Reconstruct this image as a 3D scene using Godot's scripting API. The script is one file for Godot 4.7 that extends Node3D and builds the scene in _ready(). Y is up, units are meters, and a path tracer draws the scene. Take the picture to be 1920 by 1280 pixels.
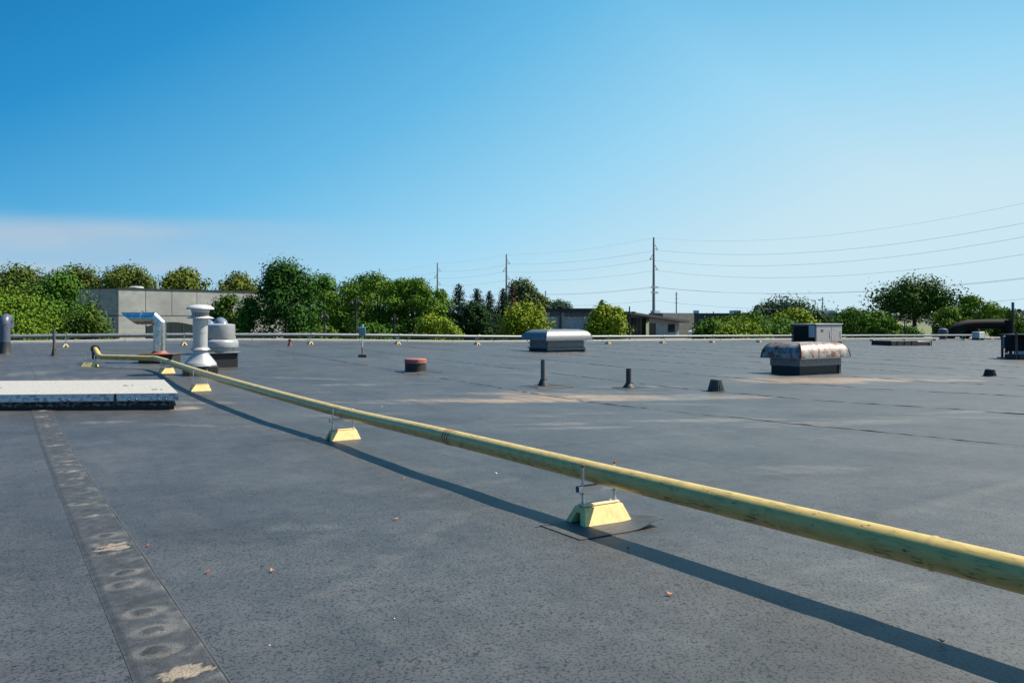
extends Node3D
# A flat membrane roof with a yellow gas pipe, vents and fans; trees, low buildings and a power line beyond.
# The photograph's frame is 1920 x 1280, its horizon on row 600 and its focal length 1450 of those pixels.

const EYE := 7.0
const FOCAL := 1450.0
const AX := Vector2(0.834, 0.552)    # along the far roof edge, as (right, away)
const BX := Vector2(-0.552, 0.834)   # along the membrane seams
const YA := 0.5846                   # turn that lays a thing's x along AX
const EDGE_B := 41.5
const PIPE_B := 37.1
const SEAM_A := 0.69

var rng := RandomNumberGenerator.new()
var wave := FastNoiseLite.new()
var broad := FastNoiseLite.new()
var fine := FastNoiseLite.new()
var M := {}
var used := {}

# ------------------------------------------------------------------ mesh builder
class MB:
	var v := PackedVector3Array()
	var n := PackedVector3Array()
	var uv := PackedVector2Array()
	var c := PackedColorArray()
	var idx := PackedInt32Array()
	var tint := Color(1, 1, 1)

	func put(p: Vector3, q: Vector3, t := Vector2.ZERO) -> int:
		v.append(p); n.append(q); uv.append(t); c.append(tint)
		return v.size() - 1

	func face(a: int, b: int, d: int) -> void:      # counter-clockwise seen from outside
		idx.append(a); idx.append(d); idx.append(b)

	func tri(a: Vector3, b: Vector3, d: Vector3) -> void:
		var q := (b - a).cross(d - a).normalized()
		var i := put(a, q, Vector2(a.x, a.z)); put(b, q, Vector2(b.x, b.z)); put(d, q, Vector2(d.x, d.z))
		face(i, i + 1, i + 2)

	func quad(a: Vector3, b: Vector3, d: Vector3, e: Vector3) -> void:
		var q := (b - a).cross(e - a)
		if q.length_squared() < 1e-14:
			q = (d - b).cross(e - b)
		q = q.normalized()
		var i := put(a, q, Vector2(0, 0)); put(b, q, Vector2(1, 0)); put(d, q, Vector2(1, 1)); put(e, q, Vector2(0, 1))
		face(i, i + 1, i + 2); face(i, i + 2, i + 3)

	func box(at: Vector3, size: Vector3, turn := Basis.IDENTITY, bev := 0.0) -> void:
		var h := size / 2.0
		var k := minf(bev, minf(h.x, minf(h.y, h.z)) * 0.9)
		var P := func(x: float, y: float, z: float) -> Vector3: return at + turn * Vector3(x, y, z)
		if k <= 0.0:
			var A: Vector3 = P.call(-h.x, -h.y, h.z); var B: Vector3 = P.call(h.x, -h.y, h.z); var C: Vector3 = P.call(h.x, h.y, h.z); var D: Vector3 = P.call(-h.x, h.y, h.z)
			var E: Vector3 = P.call(-h.x, -h.y, -h.z); var F: Vector3 = P.call(h.x, -h.y, -h.z); var G: Vector3 = P.call(h.x, h.y, -h.z); var H: Vector3 = P.call(-h.x, h.y, -h.z)
			quad(A, B, C, D); quad(F, E, H, G); quad(B, F, G, C); quad(E, A, D, H); quad(D, C, G, H); quad(E, F, B, A)
			return
		for axis in 3:
			for s: float in [-1.0, 1.0]:
				var u := (axis + 1) % 3; var w := (axis + 2) % 3
				var pts := []
				for st: Vector2 in [Vector2(-1, -1), Vector2(1, -1), Vector2(1, 1), Vector2(-1, 1)]:
					var p := Vector3.ZERO
					p[axis] = s * h[axis]; p[u] = st.x * (h[u] - k); p[w] = st.y * (h[w] - k)
					pts.append(at + turn * p)
				if s > 0: quad(pts[0], pts[1], pts[2], pts[3])
				else: quad(pts[3], pts[2], pts[1], pts[0])
		for axis in 3:
			var u := (axis + 1) % 3; var w := (axis + 2) % 3
			for su: float in [-1.0, 1.0]:
				for sw: float in [-1.0, 1.0]:
					var p := Vector3.ZERO; var q := Vector3.ZERO
					p[axis] = -(h[axis] - k); p[u] = su * h[u]; p[w] = sw * (h[w] - k)
					q[axis] = p[axis]; q[u] = su * (h[u] - k); q[w] = sw * h[w]
					var p2 := p; var q2 := q
					p2[axis] = -p[axis]; q2[axis] = -q[axis]
					if _wind(p, q, p2, su, sw, u, w): quad(at + turn * q, at + turn * p, at + turn * p2, at + turn * q2)
					else: quad(at + turn * p, at + turn * q, at + turn * q2, at + turn * p2)
		for sx: float in [-1.0, 1.0]:
			for sy: float in [-1.0, 1.0]:
				for sz: float in [-1.0, 1.0]:
					var a := at + turn * Vector3(sx * h.x, sy * (h.y - k), sz * (h.z - k))
					var b := at + turn * Vector3(sx * (h.x - k), sy * h.y, sz * (h.z - k))
					var d := at + turn * Vector3(sx * (h.x - k), sy * (h.y - k), sz * h.z)
					if sx * sy * sz > 0: tri(a, b, d)
					else: tri(a, d, b)

	func _wind(p: Vector3, q: Vector3, p2: Vector3, su: float, sw: float, u: int, w: int) -> bool:
		var o := Vector3.ZERO
		o[u] = su; o[w] = sw
		return (q - p).cross(p2 - p).dot(o) < 0.0

	# profile of (radius, height), bottom to top, turned round y
	func lathe(prof: Array, seg: int, at := Vector3.ZERO, turn := Basis.IDENTITY, crease := 0.75) -> void:
		var nn := []
		for i in prof.size() - 1:
			var d: Vector2 = prof[i + 1] - prof[i]
			nn.append(Vector2(d.y, -d.x).normalized())
		for i in prof.size() - 1:
			var n0: Vector2 = nn[i]; var n1: Vector2 = nn[i]
			if i > 0 and nn[i - 1].dot(nn[i]) > crease: n0 = (nn[i - 1] + nn[i]).normalized()
			if i < nn.size() - 1 and nn[i + 1].dot(nn[i]) > crease: n1 = (nn[i + 1] + nn[i]).normalized()
			var first := v.size()
			for k in seg + 1:
				var t := TAU * k / seg
				var o := Vector3(cos(t), 0, sin(t))
				put(at + turn * (o * prof[i].x + Vector3.UP * prof[i].y), (turn * (o * n0.x + Vector3.UP * n0.y)).normalized(), Vector2(float(k) / seg, prof[i].y))
				put(at + turn * (o * prof[i + 1].x + Vector3.UP * prof[i + 1].y), (turn * (o * n1.x + Vector3.UP * n1.y)).normalized(), Vector2(float(k) / seg, prof[i + 1].y))
			for k in seg:
				var a := first + 2 * k
				face(a, a + 1, a + 3); face(a, a + 3, a + 2)

	func tube(path: Array, radius, seg := 12, caps := true, vscale := 1.0) -> void:
		var side := Vector3.ZERO
		var far := 0.0
		var rings := []
		for i in path.size():
			var t: Vector3 = (path[mini(i + 1, path.size() - 1)] - path[maxi(i - 1, 0)]).normalized()
			if i == 0:
				side = t.cross(Vector3.UP)
				if side.length() < 0.05: side = t.cross(Vector3.RIGHT)
			else:
				far += (path[i] - path[i - 1]).length()
			side = (side - t * side.dot(t)).normalized()
			var up := side.cross(t)
			var r: float = radius[i] if radius is Array else radius
			var first := v.size()
			for k in seg + 1:
				var a := TAU * k / seg
				var o := side * cos(a) + up * sin(a)
				put(path[i] + o * r, o, Vector2(far * vscale, float(k) / seg))
			rings.append(first)
			if caps and (i == 0 or i == path.size() - 1):
				var m := put(path[i], t * (1 if i else -1))
				var q := v.size()
				for k in seg + 1:
					var a := TAU * k / seg
					put(path[i] + (side * cos(a) + up * sin(a)) * r, t * (1 if i else -1))
				for k in seg:
					if i: face(m, q + k + 1, q + k) if up.cross(side).dot(t) > 0 else face(m, q + k, q + k + 1)
					else: face(m, q + k, q + k + 1) if up.cross(side).dot(t) > 0 else face(m, q + k + 1, q + k)
		for i in rings.size() - 1:
			for k in seg:
				var a: int = rings[i] + k; var b: int = rings[i + 1] + k
				face(a, b + 1, a + 1); face(a, b, b + 1)

	func mesh() -> ArrayMesh:
		var arr := []
		arr.resize(Mesh.ARRAY_MAX)
		arr[Mesh.ARRAY_VERTEX] = v; arr[Mesh.ARRAY_NORMAL] = n; arr[Mesh.ARRAY_TEX_UV] = uv; arr[Mesh.ARRAY_COLOR] = c; arr[Mesh.ARRAY_INDEX] = idx
		var am := ArrayMesh.new()
		am.add_surface_from_arrays(Mesh.PRIMITIVE_TRIANGLES, arr)
		return am

# ------------------------------------------------------------------ naming
func numbered(called: String) -> String:
	var k: int = used.get(called, -1) + 1
	used[called] = k
	return called if k == 0 else "%s_%03d" % [called, k]

func thing(called: String, label: String, category: String, at := Vector3.ZERO, turn := 0.0, group := "") -> Node3D:
	var o := Node3D.new()
	o.name = numbered(called)
	add_child(o)
	o.position = at; o.rotation.y = turn
	o.set_meta("label", label); o.set_meta("category", category)
	if group: o.set_meta("group", group)
	return o

func part(mb: MB, called: String, mat: Material, parent: Node3D, label := "") -> MeshInstance3D:
	var o := MeshInstance3D.new()
	o.name = called if parent != self else numbered(called)
	o.mesh = mb.mesh()
	o.material_override = mat
	parent.add_child(o, true)
	if label: o.set_meta("label", label)
	return o

func setting(o: Node3D) -> Node3D:
	o.set_meta("kind", "structure")
	return o

func tag(o: Node3D, label: String, category: String, group := "") -> void:
	o.set_meta("label", label); o.set_meta("category", category)
	if group: o.set_meta("group", group)

# ------------------------------------------------------------------ places
func soft(x: float, w: float) -> float:
	return w * log(1.0 + exp(clampf(x / w, -40.0, 40.0)))

func ab(x: float, z: float) -> Vector2:
	return Vector2(AX.x * x - AX.y * z, BX.x * x - BX.y * z)

func from_ab(a: float, b: float) -> Vector3:
	var p := AX * a + BX * b
	return Vector3(p.x, 0, -p.y)

func roof_h(a: float, b: float) -> float:
	var k := lerpf(0.018, 0.0089, smoothstep(6.0, 27.0, a))
	var y := EYE - 1.58 + 0.03 * soft(11.0 - b, 1.0) + k * soft(b - 11.0, 1.2) - 0.0087 * soft(a - 15.0, 2.0)
	return y

func roof_y(a: float, b: float) -> float:
	return roof_h(a, b) + 0.007 * wave.get_noise_2d(a, b) + 0.012 * broad.get_noise_2d(a, b)

func roof_at(x: float, z: float) -> float:
	var q := ab(x, z)
	return roof_y(q.x, q.y)

func ray(px: float, py: float) -> Vector3:
	return Vector3((px - 960.0) / FOCAL, (600.0 - py) / FOCAL, -1.0)

func atz(px: float, py: float, z: float) -> Vector3:
	return Vector3(0, EYE, 0) + ray(px, py) * z

func at(px: float, py: float) -> Vector3:       # the roof point under a pixel
	var d := ray(px, py)
	var lo := 0.5; var hi := 0.5
	while hi < 120.0:
		var p := Vector3(0, EYE, 0) + d * hi
		if p.y < roof_h(ab(p.x, p.z).x, ab(p.x, p.z).y): break
		lo = hi; hi += 0.4
	for i in 24:
		var mid := (lo + hi) / 2
		var p := Vector3(0, EYE, 0) + d * mid
		if p.y < roof_at(p.x, p.z): hi = mid
		else: lo = mid
	return Vector3(0, EYE, 0) + d * hi

func on_b(px: float, b: float) -> Vector3:      # the roof point on a line parallel to the far edge, in a pixel's column
	var r := (px - 960.0) / FOCAL
	var z := b / (BX.y + BX.x * r)
	return Vector3(r * z, roof_at(r * z, -z), -z)

func ground_y(x: float, z: float) -> float:
	return 4.1 * smoothstep(46.0, 92.0, -z) if z < 0 else 0.0

func on_ground(px: float, depth: float) -> Vector3:
	var x := (px - 960.0) / FOCAL * depth
	return Vector3(x, ground_y(x, -depth), -depth)

# ------------------------------------------------------------------ materials
func lin(r: float, g: float, b: float) -> Color:
	return Color(r, g, b).linear_to_srgb()

func mat(called: String, col: Color, rough := 0.7, metal := 0.0, spec := 0.5) -> StandardMaterial3D:
	var m := StandardMaterial3D.new()
	m.resource_name = called
	m.albedo_color = col; m.roughness = rough; m.metallic = metal; m.metallic_specular = spec
	M[called] = m
	return m

func noise(kind: int, freq: float, seed_: int, octaves := 4) -> FastNoiseLite:
	var f := FastNoiseLite.new()
	f.noise_type = kind; f.frequency = freq; f.seed = seed_; f.fractal_octaves = octaves
	f.fractal_type = FastNoiseLite.FRACTAL_FBM if octaves > 1 else FastNoiseLite.FRACTAL_NONE
	return f

func field(f: FastNoiseLite, w: int, h: int) -> PackedByteArray:
	var im := f.get_seamless_image(w, h)
	im.convert(Image.FORMAT_L8)
	return im.get_data()

func picture(w: int, h: int, paint: Callable) -> ImageTexture:
	var data := PackedByteArray()
	data.resize(w * h * 3)
	for i in w * h:
		var c: Color = paint.call(i)
		data[3 * i] = int(clampf(c.r, 0, 1) * 255); data[3 * i + 1] = int(clampf(c.g, 0, 1) * 255); data[3 * i + 2] = int(clampf(c.b, 0, 1) * 255)
	return ImageTexture.create_from_image(Image.create_from_data(w, h, false, Image.FORMAT_RGB8, data))

func tri_map(m: StandardMaterial3D, t: Texture2D, per_metre: float, world := true) -> void:
	m.albedo_texture = t
	m.uv1_triplanar = true; m.uv1_world_triplanar = world
	m.uv1_scale = Vector3.ONE * per_metre

func materials() -> void:
	var N := FastNoiseLite.TYPE_SIMPLEX_SMOOTH
	var S := 512
	# crazed membrane: short dark cracks in a grey film
	var cell := noise(FastNoiseLite.TYPE_CELLULAR, 0.066, 5, 1)
	cell.cellular_return_type = FastNoiseLite.RETURN_DISTANCE2_SUB
	cell.cellular_jitter = 1.0
	cell.domain_warp_enabled = true; cell.domain_warp_amplitude = 9.0; cell.domain_warp_frequency = 0.04
	var W := 1024
	var crack := field(cell, W, W)
	var gate := field(noise(N, 0.045, 6, 3), W, W)
	var grain := field(noise(N, 0.16, 7, 2), W, W)
	var mott := field(noise(N, 0.008, 8, 3), W, W)
	var membrane := picture(W, W, func(i: int) -> Color:
		var e := 1.0 - smoothstep(8.0, 52.0, float(crack[i]))
		var g := smoothstep(98.0, 142.0, float(gate[i]))
		var k := 0.80 + 0.10 * (grain[i] / 255.0 - 0.5) + 0.12 * (mott[i] / 255.0 - 0.5) - 0.37 * e * g
		return Color(k, k, k))
	var m := mat("membrane", Color(1, 1, 1), 0.50, 0.0, 0.52)
	m.albedo_texture = membrane; m.vertex_color_use_as_albedo = true
	m.uv1_scale = Vector3(0.62, 0.62, 1)
	m.heightmap_enabled = true; m.heightmap_texture = membrane; m.heightmap_scale = 0.12
	m = mat("tape", Color(1, 1, 1), 0.6, 0.0, 0.5)
	m.vertex_color_use_as_albedo = true
	m.albedo_texture = membrane; m.uv1_scale = Vector3(1.3, 1.3, 1)
	# yellow pipe paint: scuffs run along the pipe
	var a1 := field(noise(N, 0.02, 11, 4), 1024, 256)
	var a2 := field(noise(N, 0.05, 12, 3), 1024, 256)
	var a3 := field(noise(N, 0.012, 13, 3), 1024, 256)
	var paint := picture(1024, 256, func(i: int) -> Color:
		var x := i % 1024; var y := i / 1024
		var j := ((y * 4) % 256) * 1024 + (x / 2)
		var scuff := smoothstep(130.0, 162.0, float(a2[j])) * smoothstep(108.0, 140.0, float(a3[i]))
		var v := y / 256.0
		var low := smoothstep(0.50, 0.58, v) * (1.0 - smoothstep(0.80, 0.9, v))
		var c := Color(0.77, 0.67, 0.40).lerp(Color(0.68, 0.60, 0.36), a1[i] / 255.0)
		c = c.lerp(Color(0.21, 0.24, 0.16), scuff * (0.25 + 0.65 * low))
		var rust := smoothstep(194.0, 208.0, float(a2[i])) * smoothstep(120.0, 150.0, float(a1[i]))
		return c.lerp(Color(0.33, 0.18, 0.09), 0.8 * rust))
	m = mat("pipe_paint", Color(1, 1, 1), 0.36, 0.0, 0.5)
	m.albedo_texture = paint; m.uv1_scale = Vector3(0.30, 1, 1)
	# weathered white lid and its flaking side
	var w1 := field(noise(N, 0.02, 41, 5), S, S)
	var w2 := field(noise(N, 0.09, 42, 3), S, S)
	var lid := picture(S, S, func(i: int) -> Color:
		var k := 0.86 + 0.22 * (w1[i] / 255.0 - 0.5) + 0.14 * (w2[i] / 255.0 - 0.5)
		return Color(k, k * 0.99, k * 0.97).lerp(Color(0.62, 0.52, 0.42), 0.5 * smoothstep(168.0, 200.0, float(w1[i]))))
	# galvanised sheet, mottled
	var g1 := field(noise(N, 0.02, 21, 4), S, S)
	var g2 := field(noise(N, 0.07, 22, 3), S, S)
	var zinc := picture(S, S, func(i: int) -> Color:
		var k := 0.78 + 0.22 * (g1[i] / 255.0 - 0.5) + 0.16 * (g2[i] / 255.0 - 0.5)
		var c := Color(k, k, k)
		return c.lerp(Color(0.45, 0.36, 0.28), 0.6 * smoothstep(186.0, 210.0, float(g2[i]))))
	var soft_metal := picture(256, 256, func(i: int) -> Color:
		var k := 0.93 + 0.10 * (g1[(i / 256) * S + i % 256] / 255.0 - 0.5)
		return Color(k, k, k))
	m = mat("zinc", lin(0.27, 0.30, 0.33), 0.5, 0.35); tri_map(m, zinc, 0.9, false)
	m = mat("shiny_duct", lin(0.84, 0.85, 0.86), 0.27, 1.0); tri_map(m, zinc, 0.7, false)
	m = mat("stack_metal", lin(0.44, 0.45, 0.46), 0.36, 0.3); tri_map(m, soft_metal, 0.8, false)
	m = mat("white_metal", lin(0.50, 0.51, 0.52), 0.45, 0.1); tri_map(m, soft_metal, 0.7, false)
	m = mat("fan_metal", lin(0.36, 0.38, 0.40), 0.36, 0.3); tri_map(m, soft_metal, 0.8, false)
	mat("grey_pipe", lin(0.22, 0.255, 0.28), 0.45, 0.2); tri_map(M.grey_pipe, zinc, 0.4, true)
	mat("strut", lin(0.50, 0.53, 0.56), 0.35, 0.85)
	mat("rod_cap", lin(0.24, 0.045, 0.03), 0.6)
	# rusted hood
	var r1 := field(noise(N, 0.013, 31, 5), S, S)
	var r2 := field(noise(N, 0.06, 32, 3), S, S)
	var rusty := picture(S, S, func(i: int) -> Color:
		var k := 0.66 + 0.3 * (r2[i] / 255.0 - 0.5)
		var c := Color(k * 0.97, k * 0.99, k)
		var t := smoothstep(134.0, 154.0, r1[i] + 0.35 * (r2[i] - 128.0))
		var rust := Color(0.44, 0.22, 0.11).lerp(Color(0.58, 0.33, 0.17), r2[i] / 255.0)
		return c.lerp(rust, t))
	m = mat("rusty_hood", lin(0.58, 0.58, 0.58), 0.5, 0.25); tri_map(m, rusty, 0.55, false)
	mat("rust", lin(0.19, 0.075, 0.035), 0.85)
	mat("red_sealant", lin(0.22, 0.055, 0.04), 0.6)
	mat("rust_dark", lin(0.085, 0.05, 0.04), 0.8)
	tri_map(mat("red_lid", lin(0.50, 0.16, 0.13), 0.6), zinc, 0.8, false)
	m = mat("lid_top", lin(0.47, 0.47, 0.465), 0.6, 0.0, 0.4); tri_map(m, lid, 0.8, false)
	var flake := picture(S, S, func(i: int) -> Color:
		var t := smoothstep(74.0, 104.0, w1[i] + 0.6 * (w2[i] - 128.0))
		return Color(0.50, 0.505, 0.51).lerp(Color(0.72, 0.75, 0.79), t))
	m = mat("lid_side", Color(1, 1, 1), 0.6); tri_map(m, flake, 0.9, false)
	var worn := picture(S, S, func(i: int) -> Color:
		var t := smoothstep(128.0, 165.0, w1[i] + 0.6 * (w2[i] - 128.0))
		var c := Color(0.10, 0.10, 0.10).lerp(Color(0.42, 0.45, 0.47), t)
		return c.lerp(Color(0.30, 0.19, 0.10), smoothstep(150.0, 185.0, float(w2[i]))))
	m = mat("lid_curb", Color(1, 1, 1), 0.75); tri_map(m, worn, 1.1, false)
	m = mat("black_curb", lin(0.022, 0.024, 0.027), 0.65); tri_map(m, zinc, 0.7, false)
	mat("black_rubber", lin(0.020, 0.021, 0.023), 0.6)
	m = mat("black_duct", lin(0.017, 0.017, 0.018), 0.8, 0.0, 0.3); tri_map(m, zinc, 0.3, false)
	mat("mat_rubber", lin(0.088, 0.091, 0.094), 0.6)
	tri_map(M.mat_rubber, zinc, 1.4)
	tri_map(mat("flashing", lin(0.036, 0.037, 0.038), 0.65), zinc, 1.4)
	mat("vent_grey", lin(0.17, 0.17, 0.18), 0.6)
	tri_map(M.vent_grey, zinc, 2.0, false)
	mat("vent_black", lin(0.035, 0.033, 0.034), 0.55)
	mat("vent_blue", lin(0.11, 0.13, 0.20), 0.4)
	tri_map(M.vent_blue, zinc, 1.0, false)
	mat("dome_blue", lin(0.13, 0.16, 0.21), 0.35)
	mat("drain_green", lin(0.060, 0.085, 0.080), 0.6)
	mat("drain_black", lin(0.030, 0.030, 0.032), 0.6)
	mat("box_teal", lin(0.10, 0.19, 0.23), 0.5)
	mat("teal_cap", lin(0.06, 0.26, 0.30), 0.5)
	mat("brown_vent", lin(0.10, 0.05, 0.035), 0.8)
	mat("yellow_block", lin(0.93, 0.71, 0.31), 0.6)
	tri_map(M.yellow_block, lid, 0.6, false)
	mat("block_strip", lin(0.62, 0.50, 0.30), 0.6)
	mat("unit_white", lin(0.48, 0.465, 0.49), 0.5)
	tri_map(M.unit_white, lid, 0.4, false)
	mat("unit_dark", lin(0.055, 0.06, 0.065), 0.5)
	mat("unit_grey", lin(0.40, 0.44, 0.48), 0.45)
	mat("edge_metal", lin(0.55, 0.55, 0.55), 0.5)
	tri_map(M.edge_metal, lid, 0.5, true)
	mat("sealant", lin(0.030, 0.030, 0.031), 0.65)
	# beyond
	tri_map(mat("panel_grey", lin(0.37, 0.39, 0.41), 0.8), lid, 0.02)
	tri_map(mat("panel_shade", lin(0.36, 0.36, 0.36), 0.8), lid, 0.08)
	tri_map(mat("wall_white", lin(0.55, 0.55, 0.55), 0.85), lid, 0.1)
	tri_map(mat("concrete", lin(0.29, 0.275, 0.26), 0.9), zinc, 0.12)
	tri_map(mat("brick_dark", lin(0.085, 0.085, 0.095), 0.9), zinc, 0.2)
	tri_map(mat("fascia_black", lin(0.018, 0.018, 0.020), 0.6), zinc, 0.2)
	mat("roof_brown", lin(0.09, 0.085, 0.085), 0.7)
	mat("window_dark", lin(0.025, 0.035, 0.04), 0.08)
	mat("frame_dark", lin(0.03, 0.03, 0.03), 0.5)
	mat("steel_pole", lin(0.19, 0.22, 0.24), 0.6, 0.2)
	mat("lamp_black", lin(0.018, 0.017, 0.02), 0.5)
	mat("wire", lin(0.30, 0.31, 0.32), 0.6)
	mat("bark", lin(0.085, 0.065, 0.05), 0.9)
	tri_map(M.bark, zinc, 1.2)
	mat("car_white", lin(0.75, 0.76, 0.78), 0.25)
	mat("tyre", lin(0.02, 0.02, 0.02), 0.8)
	mat("leaf_red", lin(0.26, 0.05, 0.03), 0.7)
	mat("leaf_orange", lin(0.40, 0.16, 0.07), 0.7)
	mat("pebble", lin(0.6, 0.57, 0.53), 0.8)
	var q1 := field(noise(N, 0.03, 51, 5), S, S)
	var turf := picture(S, S, func(i: int) -> Color:
		return Color(0.24, 0.30, 0.15).lerp(Color(0.40, 0.39, 0.27), q1[i] / 255.0))
	tri_map(mat("turf", Color(1, 1, 1), 0.95), turf, 0.05)
	tri_map(mat("asphalt", lin(0.10, 0.10, 0.105), 0.9), zinc, 0.1)
	tri_map(mat("lot_concrete", lin(0.52, 0.46, 0.40), 0.9), lid, 0.05)
	for kind in [["leaf_deep", 0.30], ["leaf_light", 0.45], ["needle", 0.15]]:
		var f := mat(kind[0], Color(1, 1, 1), 0.75, 0.0, 0.2)
		f.vertex_color_use_as_albedo = true
		f.cull_mode = BaseMaterial3D.CULL_DISABLED
		f.backlight_enabled = true
		f.backlight = Color(kind[1], kind[1], kind[1] * 0.5)

# ------------------------------------------------------------------ sky
func sky_color(d: Vector3, sun: Vector3, cloud: FastNoiseLite) -> Color:
	var e := rad_to_deg(asin(clampf(d.y, -1, 1)))
	var gam := minf(rad_to_deg(acos(clampf(d.dot(sun), -1, 1))), 96.0)
	var ee := e if e < 24.0 else 24.0 + 10.0 * (1.0 - exp(-(e - 24.0) / 10.0))
	var q := 2.26 - 0.018 * maxf(gam, 58.0) - 0.03 * ee + 0.24 * exp(-maxf(e, 0.0) / 7.0) + 0.022 * maxf(36.0 - gam, 0.0)
	q = clampf(q, 0.0, 1.08)
	var ramp := [Color(0.002, 0.145, 0.43), Color(0.028, 0.29, 0.62), Color(0.135, 0.485, 0.79), Color(0.33, 0.67, 0.90), Color(0.56, 0.78, 0.89), Color(0.66, 0.82, 0.90)]
	var t := q * 4.0
	var i := mini(int(t), 4)
	var c: Color = ramp[i].lerp(ramp[i + 1], t - i)
	# a thin bank of cirrus low on the left
	var az := rad_to_deg(atan2(d.x, -d.z))
	var far := absf(wrapf(az + 62.0, -180.0, 180.0))
	var mid := 4.2 + 0.03 * (az + 40.0)
	var w := 1.0 - smoothstep(30.0, 60.0, far)
	var up := smoothstep(mid + 2.6, mid + 1.2, e) * smoothstep(-1.5, 3.5, e)
	var streak := 0.75 + 0.5 * cloud.get_noise_2d(az * 1.2, e * 9.0)
	return c.lerp(Color(0.53, 0.60, 0.68), clampf(0.76 * w * up * streak, 0, 0.8))

func make_sky(sun: Vector3) -> ImageTexture:
	var w := 1024; var h := 512
	var cloud := noise(FastNoiseLite.TYPE_SIMPLEX_SMOOTH, 0.05, 71, 4)
	var im := Image.create(w, h, false, Image.FORMAT_RGBF)
	im.fill(Color(0.20, 0.22, 0.22))
	for y in h / 2 + 1:
		var up := (0.5 - (y + 0.5) / h) * PI
		for x in w:
			var az := (x + 0.5) / w * TAU
			im.set_pixel(x, y, sky_color(Vector3(sin(az) * cos(up), sin(up), -cos(az) * cos(up)), sun, cloud))
	return ImageTexture.create_from_image(im)

# ------------------------------------------------------------------ roof
var stains := []
var ridges := []
var buckets := {}

func fill_buckets() -> void:
	for s in stains:
		var reach: float = 1.3 * maxf(s[2], s[3]) + 0.1
		for i in range(floori((s[0] - reach) / 2.0), floori((s[0] + reach) / 2.0) + 1):
			for j in range(floori((s[1] - reach) / 2.0), floori((s[1] + reach) / 2.0) + 1):
				var key := Vector2i(i, j)
				if not buckets.has(key): buckets[key] = []
				buckets[key].append(s)

func stain(px: float, py: float, rx: float, rz: float, col: Color, k: float, turn := 0.0) -> void:
	var p := at(px, py)
	stains.append([p.x, p.z, rx, rz, col, k, cos(turn), sin(turn)])

func ridge(p0: Vector2, p1: Vector2, high: float, wide: float) -> void:
	var a := at(p0.x, p0.y); var b := at(p1.x, p1.y)
	ridges.append([Vector2(a.x, a.z), Vector2(b.x, b.z), high, wide])

func roof_color(a: float, b: float, x: float, z: float) -> Color:
	var n1 := broad.get_noise_2d(x * 1.7 + 31.0, z * 1.7)
	var n2 := fine.get_noise_2d(x * 0.9, z * 0.9)
	var n3 := fine.get_noise_2d(a * 3.1 + 90.0, b * 0.45)
	var k := 1.0 + 0.24 * n1 + 0.20 * n2 + 0.16 * n3
	var c := Color(0.088, 0.0905, 0.093) * k
	# dried puddle films: pale dust with an edge, in bands of a slow noise
	var film := broad.get_noise_2d(x * 2.6 - 50.0, z * 2.6 + 20.0) + 0.35 * n2
	var rim := exp(-pow((film - 0.24) / 0.035, 2.0))
	c = c.lerp(Color(0.165, 0.162, 0.155), 0.16 * smoothstep(0.20, 0.42, film) + 0.22 * rim)
	var thread := exp(-pow((fine.get_noise_2d(x * 0.5 + 200.0, z * 0.5) - 0.05) / 0.018, 2.0))
	c = c.lerp(Color(0.15, 0.147, 0.142), 0.40 * thread * smoothstep(-0.1, 0.3, n1))
	for s in buckets.get(Vector2i(floori(x / 2.0), floori(z / 2.0)), []):
		var dx: float = x - s[0]; var dz: float = z - s[1]
		var u: float = (dx * s[6] + dz * s[7]) / s[2]; var w: float = (-dx * s[7] + dz * s[6]) / s[3]
		var r := sqrt(u * u + w * w) + 0.55 * n2 + 0.25 * n1
		var t := 1.0 - smoothstep(0.65, 1.35, r)
		if t > 0: c = c.lerp(s[4], t * s[5] * clampf(0.75 + 0.8 * n3 + 0.4 * n2, 0.2, 1.0))
	return c

func roof_point(a: float, b: float) -> Vector3:
	var p := from_ab(a, b)
	var y := roof_y(a, b)
	for r in ridges:
		if b > 16.0 or a < -7.0: break
		var q := Vector2(p.x, p.z)
		var near := Geometry2D.get_closest_point_to_segment(q, r[0], r[1])
		var d: float = (q - near).length()
		if d < 3.0 * r[3]: y += r[2] * exp(-pow(d / r[3], 2.0))
	return Vector3(p.x, y, p.z)

func steps(lo: float, hi: float, step: Callable) -> PackedFloat32Array:
	var out := PackedFloat32Array()
	var t := lo
	while t < hi - 0.001:
		out.append(t)
		t += step.call(t)
	out.append(hi)
	return out

func sheet(aa: PackedFloat32Array, bb: PackedFloat32Array, lift: Callable, colour: Callable) -> MB:
	var mb := MB.new()
	var na := aa.size(); var nb := bb.size()
	for j in nb:
		for i in na:
			var p := roof_point(aa[i], bb[j])
			p.y += lift.call(aa[i], bb[j])
			mb.v.append(p)
			mb.uv.append(Vector2(aa[i], bb[j]))
			mb.c.append(colour.call(aa[i], bb[j], p))
	for j in nb:
		for i in na:
			var du := mb.v[j * na + mini(i + 1, na - 1)] - mb.v[j * na + maxi(i - 1, 0)]
			var dv := mb.v[mini(j + 1, nb - 1) * na + i] - mb.v[maxi(j - 1, 0) * na + i]
			mb.n.append(du.cross(dv).normalized())
	for j in nb - 1:
		for i in na - 1:
			var k := j * na + i
			mb.face(k, k + 1, k + na + 1); mb.face(k, k + na + 1, k + na)
	return mb

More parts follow.
